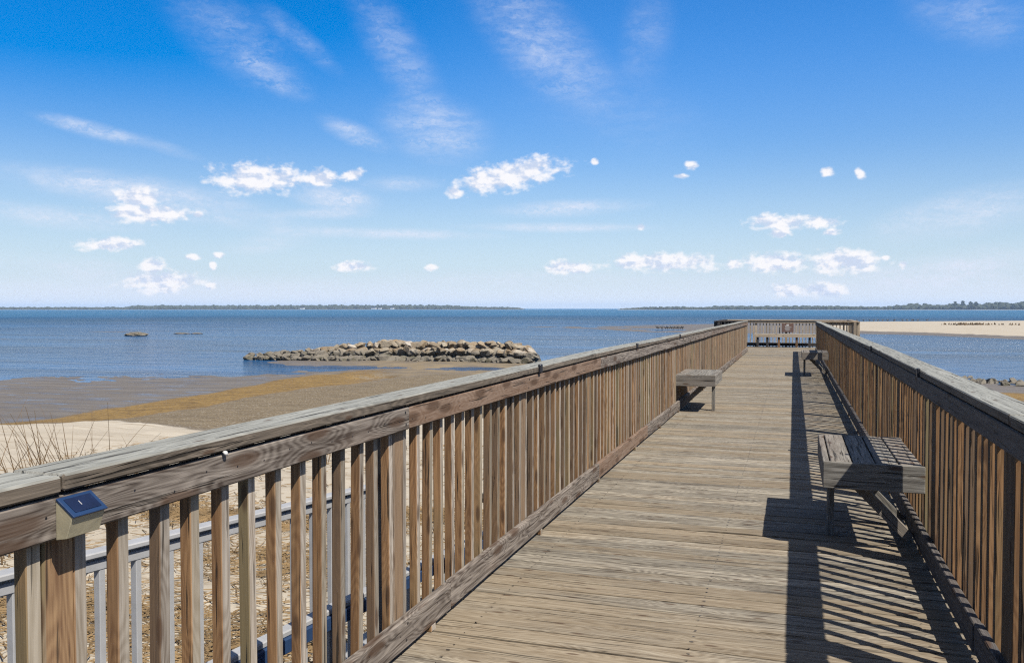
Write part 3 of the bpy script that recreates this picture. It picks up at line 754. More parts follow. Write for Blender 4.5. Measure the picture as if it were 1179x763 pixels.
def railing(root, sgn, post_y, y_from, y_to, xin):
    """sgn -1 for the left side, +1 right; xin inner face of the boards"""
    o = sgn * 1.0
    xb = xin + o * (0.038 + 0.0195 + 0.001)    # baluster centre
    xp = xin + o * (0.038 + 0.045)             # post centre
    for yy in post_y:
        p = MB()
        lean = random.uniform(-.006, .006)
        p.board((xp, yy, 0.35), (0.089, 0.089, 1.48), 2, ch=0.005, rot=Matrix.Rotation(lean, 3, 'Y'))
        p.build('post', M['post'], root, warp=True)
    # baluster positions
    ys = []
    allp = sorted(post_y)
    for a, b_ in zip(allp[:-1], allp[1:]):
        n = 13
        for i in range(n):
            yy = a + 0.0645 + (b_ - a - 0.129) * i / (n - 1)
            ys.append(yy)
    ys = [v + random.uniform(-.004, .004) for v in ys if y_from <= v <= y_to]
    vis = [v for v in ys if v > (1.15 if sgn < 0 else 2.6)]
    near = sorted(vis)[:100]
    rest = [v for v in ys if v not in set(near)]
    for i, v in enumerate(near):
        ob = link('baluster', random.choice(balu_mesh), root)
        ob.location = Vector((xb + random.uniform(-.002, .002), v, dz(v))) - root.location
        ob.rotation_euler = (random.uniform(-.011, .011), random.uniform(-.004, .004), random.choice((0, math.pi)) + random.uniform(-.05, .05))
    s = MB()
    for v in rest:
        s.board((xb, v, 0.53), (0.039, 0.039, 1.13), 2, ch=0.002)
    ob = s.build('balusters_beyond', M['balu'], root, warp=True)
    ob['kind'] = 'stuff'
    # boards in two-bay lengths
    def run(name, zc, hgt, thick, xc, cuts, mat, wob=0.004, zj=0.0, gap=0.004, seg=8, tag_=None):
        for a, b_ in zip(cuts[:-1], cuts[1:]):
            zo = random.uniform(-zj, zj); t0 = random.uniform(-wob, wob); t1 = random.uniform(-wob, wob)
            L = b_ - a - gap
            sagk = random.uniform(-.006, .004) if a > 4 else 0.0
            mbb = MB()
            def bend(V, L=L, sagk=sagk):
                u = V.y / L * 2
                return Vector((V.x + 0.0, V.y, V.z + sagk * (1 - u * u)))
            mbb.board((xc, (a + b_) / 2, zc + zo), (thick, L, hgt), 1, ch=0.005, seg=seg, bend=bend, rot=Matrix.Rotation(math.atan2(t1 - t0, L), 3, 'Z'))
            mbb.build(name, mat, root, warp=True)
    p0 = allp[0]
    run('cap_board', (Z_CAP + Z_CAPB) / 2 + .001, Z_CAP - Z_CAPB, 0.158, xin + o * (0.158 / 2 - 0.008), root['_capcuts'], M['cap'], zj=0.003)
    run('rail_board', (Z_CAPB + Z_BB) / 2 - .004, Z_CAPB - Z_BB - .006, 0.038, xin + o * 0.019, root['_railcuts'], M['rail'] if sgn < 0 else M['railshade'], wob=.002)
    run('kick_board', 0.103, 0.132, 0.038, xin + o * 0.019, root['_kickcuts'], M['rail'] if sgn < 0 else M['railshade'], wob=.006, zj=.004)
    # gap blocks below the kick board
    s = MB()
    for yy in allp[1:]:
        s.board((xin + o * 0.02, yy + 0.3, 0.018), (0.034, 0.05, 0.034), 2)
    ob = s.build('spacer_blocks', M['balu'], root, warp=True); ob['kind'] = 'stuff'
    nb = bmesh.new()
    def disc(y, z, r):
        r_ = bmesh.ops.create_circle(nb, cap_ends=True, segments=8, radius=r)
        for v in r_['verts']:
            v.co = Vector((xin - o * 0.0012, y + v.co.x, z + v.co.y + dz(y))) - root.location
    for yy in allp:
        for zz in (1.015, 1.068): disc(yy + random.uniform(-.01, .01), zz, .0065)
        for zz in (.07, .14): disc(yy + random.uniform(-.01, .01), zz, .0065)
    for yy in ys:
        disc(yy + random.uniform(-.005, .005), 1.04 + random.uniform(-.02, .02), .0032)
        disc(yy + random.uniform(-.005, .005), 0.11 + random.uniform(-.02, .02), .0032)
    me = bpy.data.meshes.new('nail_heads'); nb.to_mesh(me); nb.free(); me.materials.append(M['steel'])
    link('nail_heads', me, root)['kind'] = 'stuff'
    del root['_capcuts'], root['_railcuts'], root['_kickcuts']

def cuts(first, step, last):
    o = [first]
    while o[-1] + step < last - 0.8: o.append(o[-1] + step)
    o.append(last); return o

LP = [1.565 + 1.82 * k for k in range(-3, 18)]
left = empty('pier_railing', (-1.65, 0, 0), 'weathered brown wooden railing along the left side of the pier walkway', 'railing', 'railings of the pier')
left['_capcuts'] = [-3.9, 1.535, 5.40] + cuts(9.1, 3.64, LP[-1] + .06)
left['_railcuts'] = [-3.9, 3.42, 7.35] + cuts(10.9, 3.64, LP[-1] + .04)
left['_kickcuts'] = [-3.9, 3.9, 7.3] + cuts(9.9, 3.2, LP[-1] + .04)
railing(left, -1, LP, -2, 32.6, XL_FACE)
RP = [3.68 + 1.82 * k for k in range(-4, 17)]
right = empty('pier_railing', (0.8, 0, 0), 'weathered wooden railing along the right side of the walkway, shaded on its walkway face', 'railing', 'railings of the pier')
right['_capcuts'] = [-3.7, 3.47, 5.78] + cuts(9.2, 3.64, RP[-1] + .06)
right['_railcuts'] = [-3.7, 2.9, 7.25] + cuts(10.9, 3.64, RP[-1] + .04)
right['_kickcuts'] = [-3.7, 4.1, 7.6] + cuts(10.9, 3.64, RP[-1] + .04)
railing(right, +1, RP, -2, 32.8, XR_FACE)

# joint brackets on the caps
def hook(root, x, y, s):
    m_ = MB()
    m_.board((x, y, Z_CAP - .012), (0.02, 0.05, 0.055), 1, ch=.004)
    m_.build('joint_bracket', M['steel'], root, warp=True)
hook(left, XL_FACE + 0.0125, 5.42, 1)
hook(left, XL_FACE + 0.0125, 9.1, 1)
hook(left, XL_FACE + 0.0125, 12.74, 1)
hook(right, XR_FACE - 0.0125, 5.79, -1)
hook(right, XR_FACE - 0.0125, 9.2, -1)
# pale bolt cover low on the left cap joint
bm = bmesh.new(); bmesh.ops.create_icosphere(bm, subdivisions=2, radius=0.0075)
for v in bm.verts: v.co = Vector((v.co.x, v.co.y * 1.25, v.co.z * .85)) * (1 + 0.55 * mnoise.noise(v.co * 120 + Vector((3, 1, 2))))
me = bpy.data.meshes.new('bolt_cover'); bm.to_mesh(me); bm.free(); me.materials.append(M['white']); me.shade_smooth()
link('bolt_cover', me, left, Vector((XL_FACE + 0.010, 2.125, 1.094)) - left.location)

# platform railings
def cross_rail(root, p0, p1, inward, posts=3, dark=False, spaced=0.13):
    """railing between two plan points; inward = unit vector towards the deck"""
    p0 = Vector((*p0, 0)); p1 = Vector((*p1, 0)); d = (p1 - p0); L = d.length; u = d.normalized(); w_ = Vector((*inward, 0))
    ang = math.atan2(u.y, u.x)
    rot = Matrix.Rotation(ang, 3, 'Z')
    zz = dz((p0.y + p1.y) / 2)
    for k in range(posts):
        c = p0 + u * (0.05 + (L - 0.1) * k / (posts - 1))
        m_ = MB(); m_.board((c.x, c.y, 0.35 + zz), (.089, .089, 1.48), 2, ch=.005, rot=rot); m_.build('post', M['darkwood'] if dark else M['platform'], root)
    n = int(L / spaced)
    for k in range(1, n):
        c = p0 + u * (L * k / n) + w_ * 0.022
        ob = link('baluster', random.choice(pbalu_mesh), root); ob.location = Vector((c.x, c.y, zz)) - root.location; ob.rotation_euler = (0, 0, ang)
    mid = (p0 + p1) / 2
    c = mid + w_ * 0.035
    m_ = MB(); m_.board((c.x, c.y, 1.116 + zz), (L + .1, .158, .04), 0, rot=rot, ch=.005); m_.build('cap_board', M['darkwood'] if dark else M['platform'], root)
    c = mid + w_ * 0.064
    m_ = MB(); m_.board((c.x, c.y, 1.042 + zz), (L, .038, .10), 0, rot=rot, ch=.005); m_.build('rail_board', M['darkwood'] if dark else M['platform'], root)
    m_ = MB(); m_.board((c.x, c.y, 0.105 + zz), (L, .038, .132), 0, rot=rot, ch=.005); m_.build('kick_board', M['darkwood'], root)

YB = PLY1 - .08
e = empty('platform_railing', (-0.3, YB, 0), 'far end railing closing the pier platform behind the long bench', 'railing', 'railings round the end platform')
cross_rail(e, (PLX0, YB), (PLX1, YB), (0, -1), posts=5)
e = empty('platform_railing', (PLX0, 35.2, 0), 'dark railing on the outer left side of the end platform', 'railing', 'railings round the end platform')
cross_rail(e, (PLX0, Y_END + .15), (PLX0, YB - .12), (1, 0), dark=True)
e = empty('platform_railing', (PLX1, 35.2, 0), 'railing on the outer right side of the end platform', 'railing', 'railings round the end platform')
cross_rail(e, (PLX1, Y_END + .15), (PLX1, YB - .12), (-1, 0))
e = empty('platform_railing', (-2.2, Y_END, 0), 'short dark capped railing where the walkway widens at left of the platform', 'railing', 'railings round the end platform')
cross_rail(e, (PLX0 + .1, Y_END + .06), (-1.78, Y_END + .06), (0, 1), posts=2, dark=True)
e = empty('platform_railing', (1.5, Y_END, 0), 'short railing where the walkway widens at right of the platform', 'railing', 'railings round the end platform')
cross_rail(e, (0.93, Y_END + .08), (PLX1 - .08, Y_END + .08), (0, 1), posts=2)
# sign on the end railing
sx, sy, sz = -0.24, YB - .115, 0.80 + dz(YB)
e = empty('sign', (sx, sy, sz), 'small brown notice board with pale markings on the end railing', 'sign')
m_ = MB(); m_.board((sx, sy, sz), (.47, .02, .36), 0, ch=.003); m_.build('board', M['sign'], e)
m_ = MB()
for (dx_, dz2, ww, hh) in ((0.0, .12, .10, .05), (-.03, .065, .17, .022), (.03, .02, .24, .02), (-.02, -.025, .2, .018), (.0, -.065, .22, .018), (-.01, -.11, .15, .018)):
    m_.board((sx + dx_, sy - .012, sz + dz2), (ww, .004, hh), 0, ch=.001)
m_.build('markings', M['white'], e)

# ------------------------------------------------------------------ benches
def bench(loc, side, label, L=1.25, W=0.585, H=0.56, legs=((0.42, 0.0),)):
    """loc = outer front corner on the walkway side at deck level; side +1 seat spreads to +x, -1 to -x"""
    e = empty('bench', loc, label, 'bench', 'wooden benches fixed along the pier railing')
    X, Y, Z = loc
    s = side
    def part(name, mat=M['bench']):
        return MB(), name, mat
    m_ = MB()
    n = 4; x0 = 0.042; sw = (W - x0 - 0.006) / n
    for k in range(n):
        m_.board((X + s * (x0 + sw * (k + .5)), Y + L / 2 + .02, Z + H - .019), (sw - .009, L - .045, .038), 1, ch=.004, seg=2)
    m_.build('seat', M['bench'], e)
    m_ = MB(); m_.board((X + s * W / 2, Y + .019, Z + H - .083), (W, .038, .165), 0, ch=.004); m_.build('front_fascia', M['bench'], e)
    m_ = MB(); m_.board((X + s * W / 2, Y + L - .019, Z + H - .085), (W, .038, .165), 0, ch=.004); m_.build('back_fascia', M['bench'], e)
    m_ = MB(); m_.board((X + s * .019, Y + L / 2, Z + H - .082), (.038, L - .08, .164), 1, ch=.004); m_.build('side_fascia', M['bench'], e)
    for (ly, _) in legs:
        m_ = MB(); m_.board((X + s * .062, Y + ly, Z + (H - .04) / 2), (.045, .088, H - .04), 2, ch=.004); m_.build('leg', M['bench'], e)
    for ly in (.30, .78):
        m_ = MB(); m_.beam((X + s * .14, Y + ly, Z + H - .11), (X + s * (W - .045), Y + ly, Z + .045), .04, .066); m_.build('brace', M['bench'], e)
        m_ = MB(); m_.board((X + s * (W / 2), Y + ly + .045, Z + H - .09), (W - .05, .038, .10), 0); m_.build('cross_bearer', M['bench'], e)
    return e
bench((0.182, 5.69, 0), 1, 'nearest bench, at the right railing, striped by the railing shadow')
bench((-1.075, 12.72, dz(13)), -1, 'bench standing against the left railing')
bench((0.182, 20.55, dz(21)), 1, 'farther of the two benches along the right railing')
# long bench on the platform
zz = dz(37)
e = empty('bench', (-0.35, 37.1, zz), 'long light bench across the end of the pier under the brown sign', 'bench')
m_ = MB()
for k in range(4): m_.board((-0.35, 36.99 + k * .125, zz + .54), (2.4, .115, .038), 0)
m_.build('seat', M['cap'], e)
m_ = MB(); m_.board((-0.35, 36.9, zz + .49), (2.42, .038, .14), 0); m_.build('front_fascia', M['platform'], e)
for xx in (-1.42, -1.03, -.58, .12, .62):
    m_ = MB(); m_.board((xx, 36.97, zz + .26), (.09, .09, .52), 2); m_.build('leg', M['balu'] if xx in (-.58, .12) else M['darkwood'], e)

# ------------------------------------------------------------------ solar deck light on the left rail
def prism(prof, y0, y1):
    """extrude an x,z profile along y"""
    n = len(prof)
    v = [(x, y0, z) for x, z in prof] + [(x, y1, z) for x, z in prof]
    f = [tuple(range(n)), tuple(range(2 * n - 1, n - 1, -1))] + [(i, i + n, (i + 1) % n + n, (i + 1) % n) for i in range(n)]
    return v, f
lx = XL_FACE + 0.001
la = empty('solar_light', (lx, 1.57, 1.03), 'small wedge shaped solar light fixed to the left rail beside a post', 'light')
def addprism(name, prof, y0, y1, mat, parent):
    v, f = prism(prof, y0, y1)
    v = [(a - parent.location[0], b_ - parent.location[1], c - parent.location[2]) for a, b_, c in v]
    me = bpy.data.meshes.new(name); me.from_pydata(v, [], f)
    bm = bmesh.new(); bm.from_mesh(me); bmesh.ops.recalc_face_normals(bm, faces=bm.faces)
    bmesh.ops.bevel(bm, geom=list(bm.edges), offset=0.0012, segments=1, affect='EDGES', clamp_overlap=True)
    bm.to_mesh(me); bm.free()
    me.materials.append(mat); return link(name, me, parent)
addprism('body', [(lx, 1.082), (lx + .048, 1.046), (lx + .030, .995), (lx, .990)], 1.520, 1.618, M['cream'], la)
dxs, dzs = .048, -.036
ln = math.hypot(dxs, dzs); nx, nz_ = 0.036 / ln, 0.048 / ln
def along(t, h): return (lx + dxs * t + nx * h, 1.082 + dzs * t + nz_ * h)
addprism('panel_frame', [along(0.0, .0005), along(0.0, .0065), along(1.08, .0065), along(1.08, .0005)], 1.5185, 1.6195, M['bluef'], la)
addprism('solar_panel', [along(0.16, .0070), along(0.16, .0085), along(.90, .0085), along(.90, .0070)], 1.5300, 1.6080, M['navy'], la)

addprism('panel_glint', [along(.40, .0088), along(.40, .0093), along(.62, .0093), along(.62, .0088)], 1.560, 1.5625, M['silver'], la)  # small bright strip painted as a glint on the panel
# ------------------------------------------------------------------ grey ramp left of the pier
def ramp():
    slope = -1 / 12
    zt = lambda y: 0.555 + slope * (y - 2.0)
    XA, XB = -2.85, -1.98
    y0, y1a, y1b = -1.5, 5.75, 5.6
    e = empty('ramp', (-2.4, 2, -1), 'grey boarded ramp sloping down beside the left side of the pier', 'ramp')
    m_ = MB(); y = y0
    while y < 5.4:
        z = zt(y) - 1.05
        m_.board(((XA + XB) / 2, y + .07, z), (XB - XA - .02, .135, .035), 0, rot=Matrix.Rotation(slope, 3, 'X')); y += .142
    m_.build('decking', M['greyrail'], e)
    for X_ in (XA + .06, XB - .06):
        m_ = MB(); m_.beam((X_, y0, zt(y0) - 1.18), (X_, 5.4, zt(5.4) - 1.18), .045, .2); m_.build('stringer', M['pile'], e)
    for nm_, X_, y1, lab, hm in (('ramp_railing', XA, y1a, 'grey railing on the outer side of the ramp seen between the pier balusters', 'greyrail'), ('ramp_railing', XB, y1b, 'grey railing on the pier side of the ramp, its side shade coloured blue', 'blueshade')):
        r_ = empty(nm_, (X_, 2, zt(2)), lab, 'railing', 'railings of the grey ramp')
        zt2 = (lambda y: zt(y)) if X_ == XA else (lambda y: zt(y) - .265)
        m_ = MB(); m_.beam((X_, y0, zt2(y0) - .012), (X_, y1, zt2(y1) - .012), .085 if X_ == XA else .06, .026, ch=.008); m_.build('cap', M['greyrail'], r_)
        m_ = MB(); m_.beam((X_, y0, zt2(y0) - .062), (X_, y1, zt2(y1) - .062), .04, .05, ch=.006); m_.build('top_rail', M['greyrail'], r_)
        if X_ == XB:
            m_ = MB(); m_.beam((X_ + .034, y0, zt2(y0) - .055), (X_ + .034, y1, zt2(y1) - .055), .022, .062, ch=.009); m_.build('side_shade', M['blueshade'], r_)  # strip coloured blue to stand for the rail's shaded side
        m_ = MB(); m_.beam((X_, y0, zt2(y0) - .85), (X_, y1, zt2(y1) - .85), .04, .05); m_.build('bottom_rail', M['greyrail'], r_)
        k = 0; y = 2.936 - 0.216 * 12
        bme = MB(); bme.board((0, 0, 0), (.034, .034, .76), 2); bme = bme.mesh('baluster', M['greyrail'])
        while y < y1 - .1:
            ob = link('baluster', bme, r_); ob.location = Vector((X_, y, zt2(y) - .46)) - r_.location
            y += .216
        for py in (y1,):
            if py == y1 or True:
                m_ = MB(); m_.board((X_, py, zt2(py) - .66), (.085, .085, 1.7), 2, ch=.006); m_.build('post', M['greyrail'], r_)
        m_ = MB(); m_.board((X_, y1, zt2(y1) + .20), (.135, .135, .025), 0, ch=.008); m_.build('post_cap', M['steel'], r_)
        m_ = MB(); m_.board((X_ + .02, y1, zt2(y1) + .235), (.16, .16, .045), 0, ch=.006); m_.build('post_top', M['cap'], r_)
ramp()

# ------------------------------------------------------------------ boulders
def rockmat():
    m, t, b = new_mat('breakwater_stone')
    geo = t.new('ShaderNodeNewGeometry')
    P = geo.outputs['Position']; zc = t.sep(P)[2]
    oi = t.new('ShaderNodeObjectInfo').outputs['Random']
    n = t.noise(P, 1.6, 5.0, 0.65); n2 = t.noise(P, 9.0, 4.0, 0.7)
    dryc = t.mix(t.mapr(oi, 0.0, 1.0, 0, 1, False), (0.28, 0.22, 0.15), (0.50, 0.44, 0.34))
    dryc = t.mix(t.mapr(t.math('FRACT', t.math('MULTIPLY', oi, 13.7)), 0.84, 0.9), dryc, (0.62, 0.56, 0.48))
    dryc = t.mix(t.mapr(n, 0.45, 0.65, 0, .75), dryc, (0.33, 0.22, 0.11))
    wetc = t.mix(n2, (0.17, 0.15, 0.115), (0.31, 0.275, 0.22))
    wetc = t.mix(t.mapr(n, .5, .7), wetc, (0.12, 0.11, 0.06))
    lvl = t.mapr(t.math('ADD', zc, t.math('MULTIPLY', t.math('SUBTRACT', n, .5), 0.5)), -1.52, -1.30)
    c = t.mix(lvl, wetc, dryc)
    c = t.mix(t.mapr(n2, .62, .78, 0, .6), c, (0.08, 0.07, 0.05))
    c = t.mix(1.0, c, (ALB * .9, ALB * .9, ALB * .9), 'MULTIPLY')
    t.l.new(c, b.inputs['Base Color']); b.inputs['Roughness'].default_value = .85
    bp = t.new('ShaderNodeBump'); bp.inputs['Strength'].default_value = .8; bp.inputs['Distance'].default_value = .06
    t.l.new(n2, bp.inputs['Height']); t.l.new(bp.outputs[0], b.inputs['Normal'])
    return m
M['rock'] = rockmat()
rock_mesh = []
for k in range(12):
    bm = bmesh.new(); bmesh.ops.create_icosphere(bm, subdivisions=3, radius=1)
    o = Vector((k * 7.3, k * 3.1, 0))
    cutsn = [Vector((random.gauss(0, 1), random.gauss(0, 1), random.gauss(0, 1))).normalized() for _ in range(10)]
    cd = [random.uniform(.38, .78) for _ in cutsn]
    for v in bm.verts:
        p = v.co.copy()
        for q, d_ in zip(cutsn, cd):
            ex = p.dot(q) - d_
            if ex > 0: p -= q * ex * 0.985
        p *= 1 + 0.07 * mnoise.noise(v.co * 2.2 + o)
        v.co = p
    me = bpy.data.meshes.new('boulder'); bm.to_mesh(me); bm.free(); me.materials.append(M['rock'])
    rock_mesh.append(me)
def rock(x, y, z, s, label, group):
    o = link('boulder', random.choice(rock_mesh), None, (x, y, z))
    o.rotation_euler = [random.uniform(-.35, .35), random.uniform(-.35, .35), random.uniform(0, 6.28)]
    s *= .9
    o.scale = (s * random.uniform(.9, 1.7), s * random.uniform(.8, 1.2), s * random.uniform(.6, .95))
    tag(o, label, 'boulder', group)
# breakwater axis from its left tip to its right end
BWA = [(-36.8, 52.2), (-31.0, 53.0), (-26.2, 54.6), (-20.8, 55.0), (-16.2, 54.6)]
def bw(t):
    k = t * (len(BWA) - 1); i = min(int(k), len(BWA) - 2); f = k - i
    return BWA[i][0] * (1 - f) + BWA[i + 1][0] * f, BWA[i][1] * (1 - f) + BWA[i + 1][1] * f
N = 290
for i in range(N):
    t_ = (i % 97) / 96.0 + random.uniform(-.006, .006); t_ = min(max(t_, 0), 1)
    x, y = bw(t_)
    prof = np.interp(t_, [0, .1, .25, .38, .9, 1.0], [.25, .5, .8, 1.25, 1.25, .75])
    layer = i // 97                      # 0 foot, 1 middle, 2 crest
    if layer == 0: yo, zo, s = -1.35 * prof - .15, 0.10, random.uniform(.34, .52)
    elif layer == 1: yo, zo, s = -.75 * prof, 0.48 * prof, random.uniform(.36, .54)
    else: yo, zo, s = random.uniform(-.2, .5), 0.84 * prof, random.uniform(.32, .54)
    if t_ < .2: s *= .7
    lab = ['wet brown boulder in the foot of the low breakwater', 'brown boulder in the middle course of the low breakwater', 'pale dry boulder along the crest of the low breakwater'][layer]
    rock(x + random.uniform(-.2, .2), y + yo + random.uniform(-.15, .15), -2.08 + zo, s, lab, ['foot boulders of the breakwater', 'middle boulders of the breakwater', 'crest boulders of the breakwater'][layer])
# rubble core so the pile has no holes
bm = bmesh.new(); core_v = []
for k in range(25):
    x, y = bw(k / 24); pr = float(np.interp(k / 24, [0, .1, .25, .38, .9, 1.0], [.25, .5, .8, 1.25, 1.25, .75]))
    core_v.append([bm.verts.new((x, y + a * pr, -2.15 + b_ * pr)) for a, b_ in ((-1.25, 0), (-.5, .55), (0, .78), (.6, .7), (1.5, 0))])
for a, b_ in zip(core_v[:-1], core_v[1:]):
    for j in range(4): bm.faces.new((a[j], a[j + 1], b_[j + 1], b_[j]))
bm.faces.new(core_v[0]); bm.faces.new(core_v[-1][::-1])
bmesh.ops.subdivide_edges(bm, edges=bm.edges, cuts=3, use_grid_fill=True)
for v in bm.verts: v.co += Vector((0, 0, .12 * mnoise.noise(v.co * 2.5)))
me = bpy.data.meshes.new('rubble'); bm.to_mesh(me); bm.free(); me.materials.append(M['rock'])
tag(link('rubble', me), 'dark rubble filling between the breakwater boulders', 'rubble', kind='stuff')
for i in range(110):
    x = random.uniform(5.5, 16); y = 46.8 - (x - 8.9) * .6 + random.gauss(-.6, 1.1)
    rock(x, y, gz(x, y) + .05, random.uniform(.10, .34), 'small weedy stone at the water edge right of the pier', 'stones at the right water edge')
# low mud islets in the water at left
for i, (x, y, a, b_, h) in enumerate([(-83.1, 92.5, 1.7, .9, .34), (-82.8, 101, 1.3, .6, .12), (-80.6, 101.5, .9, .5, .12)]):
    bm = bmesh.new(); bmesh.ops.create_icosphere(bm, subdivisions=4, radius=1)
    for v in bm.verts:
        k = 1 + .25 * mnoise.noise(v.co * 2 + Vector((i * 5, 0, 0)))
        v.co = Vector((v.co.x * a * k, v.co.y * b_ * k, v.co.z * h * (1 + .5 * mnoise.noise(v.co * 5))))
    me = bpy.data.meshes.new('mud_islet'); bm.to_mesh(me); bm.free(); me.materials.append(M['rock'])
    tag(link('mud_islet', me, None, (x, y, WATER_Z + h * .35)), ['dark low mud islet standing highest out of the water at left', 'thin flat mud islet, left of the flat pair', 'thin flat mud islet, right of the flat pair'][i], 'islet')

def spit_brush():
    vs, fs = [], []
    rs = random.Random(5)
    for cx_, cy_, n_, sx_, sy_ in ((31, 176, 120, 2.0, 1.4), (42, 172, 40, 5, 2.5)):
        for k in range(n_):
            x = rs.gauss(cx_, sx_); y = rs.gauss(cy_, sy_); z = gz(x, y); h = rs.uniform(.15, .5)
            b0 = len(vs); a = rs.uniform(0, 6.28); c_, s_ = math.cos(a) * .22, math.sin(a) * .22
            vs.extend([(x - c_, y - s_, z - .02), (x + c_, y + s_, z - .02), (x + s_, y - c_, z - .02), (x + c_ * .3, y + s_ * .5, z + h)])
            fs.extend([(b0, b0 + 1, b0 + 3), (b0 + 1, b0 + 2, b0 + 3), (b0 + 2, b0, b0 + 3)])
    me = bpy.data.meshes.new('spit_brush'); me.from_pydata(vs, [], fs); me.materials.append(M['grass'])
    tag(link('spit_brush', me), 'low dark brush and wrack on the sand spit at right', 'brush', kind='stuff')
spit_brush()
# ------------------------------------------------------------------ shorebirds on the spit
bm = bmesh.new()
r_ = bmesh.ops.create_icosphere(bm, subdivisions=2, radius=1)
for v in r_['verts']: v.co = Vector((v.co.x * .2, v.co.y * .1, v.co.z * .1 + .3 - v.co.x * .05))
r_ = bmesh.ops.create_icosphere(bm, subdivisions=2, radius=1)
for v in r_['verts']: v.co = Vector((v.co.x * .06 + .2, v.co.y * .05, v.co.z * .05 + .44))
r_ = bmesh.ops.create_cone(bm, cap_ends=True, segments=6, radius1=.055, radius2=.04, depth=.16)
for v in r_['verts']: v.co = Matrix.Rotation(-.5, 3, 'Y') @ v.co + Vector((.17, 0, .38))
r_ = bmesh.ops.create_cone(bm, cap_ends=True, segments=6, radius1=.018, radius2=.003, depth=.12)
for v in r_['verts']: v.co = Matrix.Rotation(1.6, 3, 'Y') @ v.co + Vector((.31, 0, .43))
for s in (-.04, .04):
    r_ = bmesh.ops.create_cone(bm, cap_ends=True, segments=6, radius1=.012, radius2=.012, depth=.24)
    for v in r_['verts']: v.co += Vector((0, s, .12))
bird_me = bpy.data.meshes.new('shorebird'); bm.to_mesh(bird_me); bm.free(); bird_me.materials.append(M['bird'])
for i in range(13):
    x = -22.3 + i * .36 + random.uniform(-.08, .08); y = 147 + random.uniform(-.6, .6)
    o = link('shorebird', bird_me, None, (x, y, max(gz(x, y), WATER_Z - .05))); o.rotation_euler.z = random.uniform(0, 6.28); o.scale = (1.3,) * 3
    tag(o, 'dark shorebird standing in a row on the left sandbar tip', 'bird', 'shorebirds on the left sandbar')
for i in range(15):
    x = 15.5 + i * 1.05 + random.uniform(-.5, .5); y = 228 + random.uniform(-3, 3)
    o = link('shorebird', bird_me, None, (x, y, gz(x, y))); o.rotation_euler.z = random.uniform(0, 6.28); o.scale = (1.25,) * 3
    tag(o, 'dark shorebird resting along the far edge of the sand spit at right', 'bird', 'shorebirds on the sand spit')

# ------------------------------------------------------------------ dry grass and straw
def blade(vs, fs, base, height, lean, az_, width, curl):
    n = 5; b0 = len(vs)
    for i in range(n + 1):
        t_ = i / n
        off = lean * t_ + curl * t_ * t_
        c = base + Vector((math.cos(az_) * off, math.sin(az_) * off, height * t_))
        ww = width * (1 - t_ * .8)
        for k in range(3):
            a = k * 2.094; vs.append(tuple(c + Vector((math.cos(a) * ww, math.sin(a) * ww, 0))))
    for i in range(n):
        for k in range(3):
            fs.append((b0 + i * 3 + k, b0 + i * 3 + (k + 1) % 3, b0 + (i + 1) * 3 + (k + 1) % 3, b0 + (i + 1) * 3 + k))
def clump(x, y, n, h, label, spread=.5, w_=.011, seed=0):
    random.seed(900 + seed)
    z = gz(x, y); vs, fs = [], []
    for k in range(n):
        b0 = Vector((random.gauss(0, spread * .5), random.gauss(0, spread * .5), -.02))
        blade(vs, fs, b0, h * random.uniform(.5, 1.0), random.uniform(.05, .38) * h, random.choice([math.pi + .33 + random.gauss(0, .35)] * 2 + [random.uniform(0, 6.28)]), w_ * random.uniform(.6, 1.3), random.uniform(-.05, .4) * h)
    me = bpy.data.meshes.new('dry_grass_clump'); me.from_pydata(vs, [], fs); me.materials.append(M['grass'])
    o = link('dry_grass_clump', me, None, (x, y, z)); tag(o, label, 'grass clump', 'dry beach grass beyond the left railing')
clump(-9.3, 8.3, 46, 1.65, 'tallest clump of thin dry brown grass beyond the rail at far left', seed=1, spread=.8)
clump(-9.9, 9.3, 28, 1.5, 'leaning dry grass clump right beside the tallest one beyond the left rail', seed=2, spread=.7)
clump(-9.8, 11.4, 10, .75, 'short sparse grass clump farther right on the pale sand', seed=3, spread=.9)
clump(-8.5, 6.9, 55, 1.35, 'grass clump at the left edge of the picture just above the rail', seed=4, spread=.8)
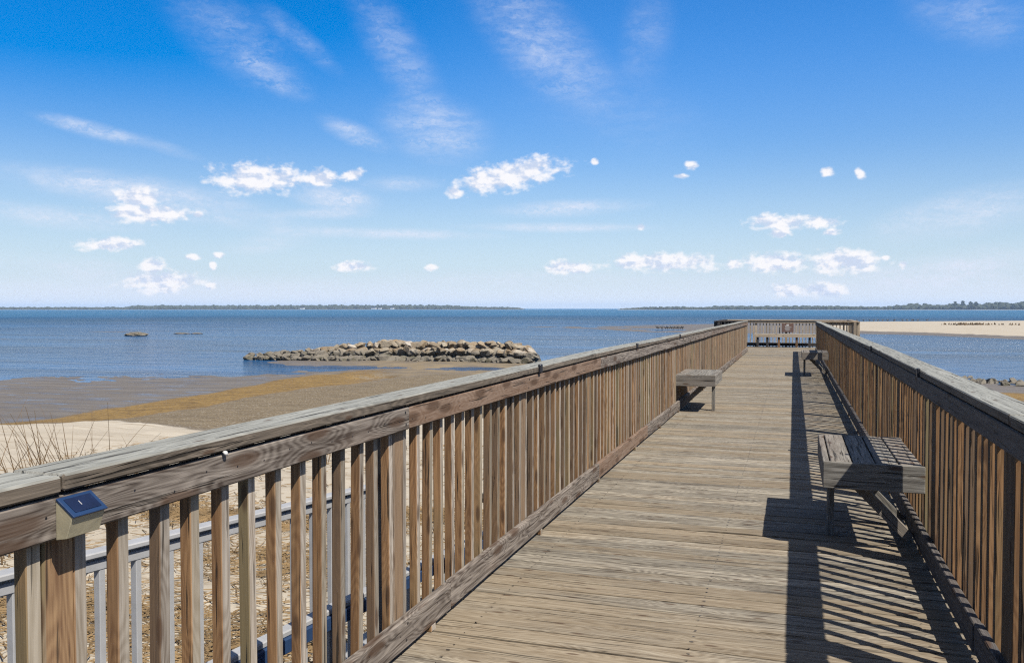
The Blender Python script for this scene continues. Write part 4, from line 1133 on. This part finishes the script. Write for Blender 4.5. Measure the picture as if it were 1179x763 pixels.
clump(-8.4, 14.2, 14, .6, 'tiny sparse grass tuft on sand above the middle of the left rail', seed=5, spread=.25)
random.seed(44)
vs, fs = [], []
nrs = np.random.RandomState(3)
mats_c = [(-4.4, 5.6, 1.5, 1.0), (-5.0, 8.0, 1.8, .8), (-3.6, 3.0, .8, 1.8), (-7.2, 9.6, 2.2, .5), (-6.5, 6.0, 1.4, .7), (-3.2, 1.8, .5, 1.4), (-4.6, 10.5, 2.0, .6), (-9, 10, 2.5, .8)]
def stick(x, y, ln_, wd, a):
    z = gz_fast(x, y) + random.uniform(.004, .035)
    b0 = len(vs); ca, sa = math.cos(a), math.sin(a); tl = random.uniform(-.12, .12)
    for (u, v_, h_) in ((-1, -1, 0), (-1, 1, 0), (1, 1, 0), (1, -1, 0), (-1, 0, 1), (1, 0, 1)):
        px, py = u * ln_ / 2, v_ * wd / 2
        vs.append((x + px * ca - py * sa, y + px * sa + py * ca, z + h_ * wd * .7 + u * tl * ln_ / 2))
    fs.extend([(b0, b0 + 1, b0 + 2, b0 + 3), (b0, b0 + 3, b0 + 5, b0 + 4), (b0 + 1, b0 + 4, b0 + 5, b0 + 2), (b0, b0 + 4, b0 + 1), (b0 + 3, b0 + 2, b0 + 5)])
GX, GY = np.meshgrid(np.linspace(-16, -1, 151), np.linspace(0, 20, 201))
GZ = ground(GX, GY)[0]
def gz_fast(x, y):
    i = min(max(int((y - 0) / .1), 0), 200); j = min(max(int((x + 16) / .1), 0), 150)
    return float(GZ[i, j])
for k in range(19000):
    if random.random() < .74:
        c = random.choice(mats_c); x = random.gauss(c[0], c[2] * .55); y = random.gauss(c[1], c[3] * .55)
    else:
        x = random.uniform(-14, -2.2); y = random.uniform(0.5, 17)
    if x > -1.3: continue
    stick(x, y, random.uniform(.05, .28), random.uniform(.004, .013), random.gauss(.3, .9))
me = bpy.data.meshes.new('straw_litter'); me.from_pydata(vs, [], fs); me.materials.append(M['straw'])
tag(link('straw_litter', me), 'brown straw and dry reed litter strewn on the sand left of the pier', 'straw', kind='stuff')
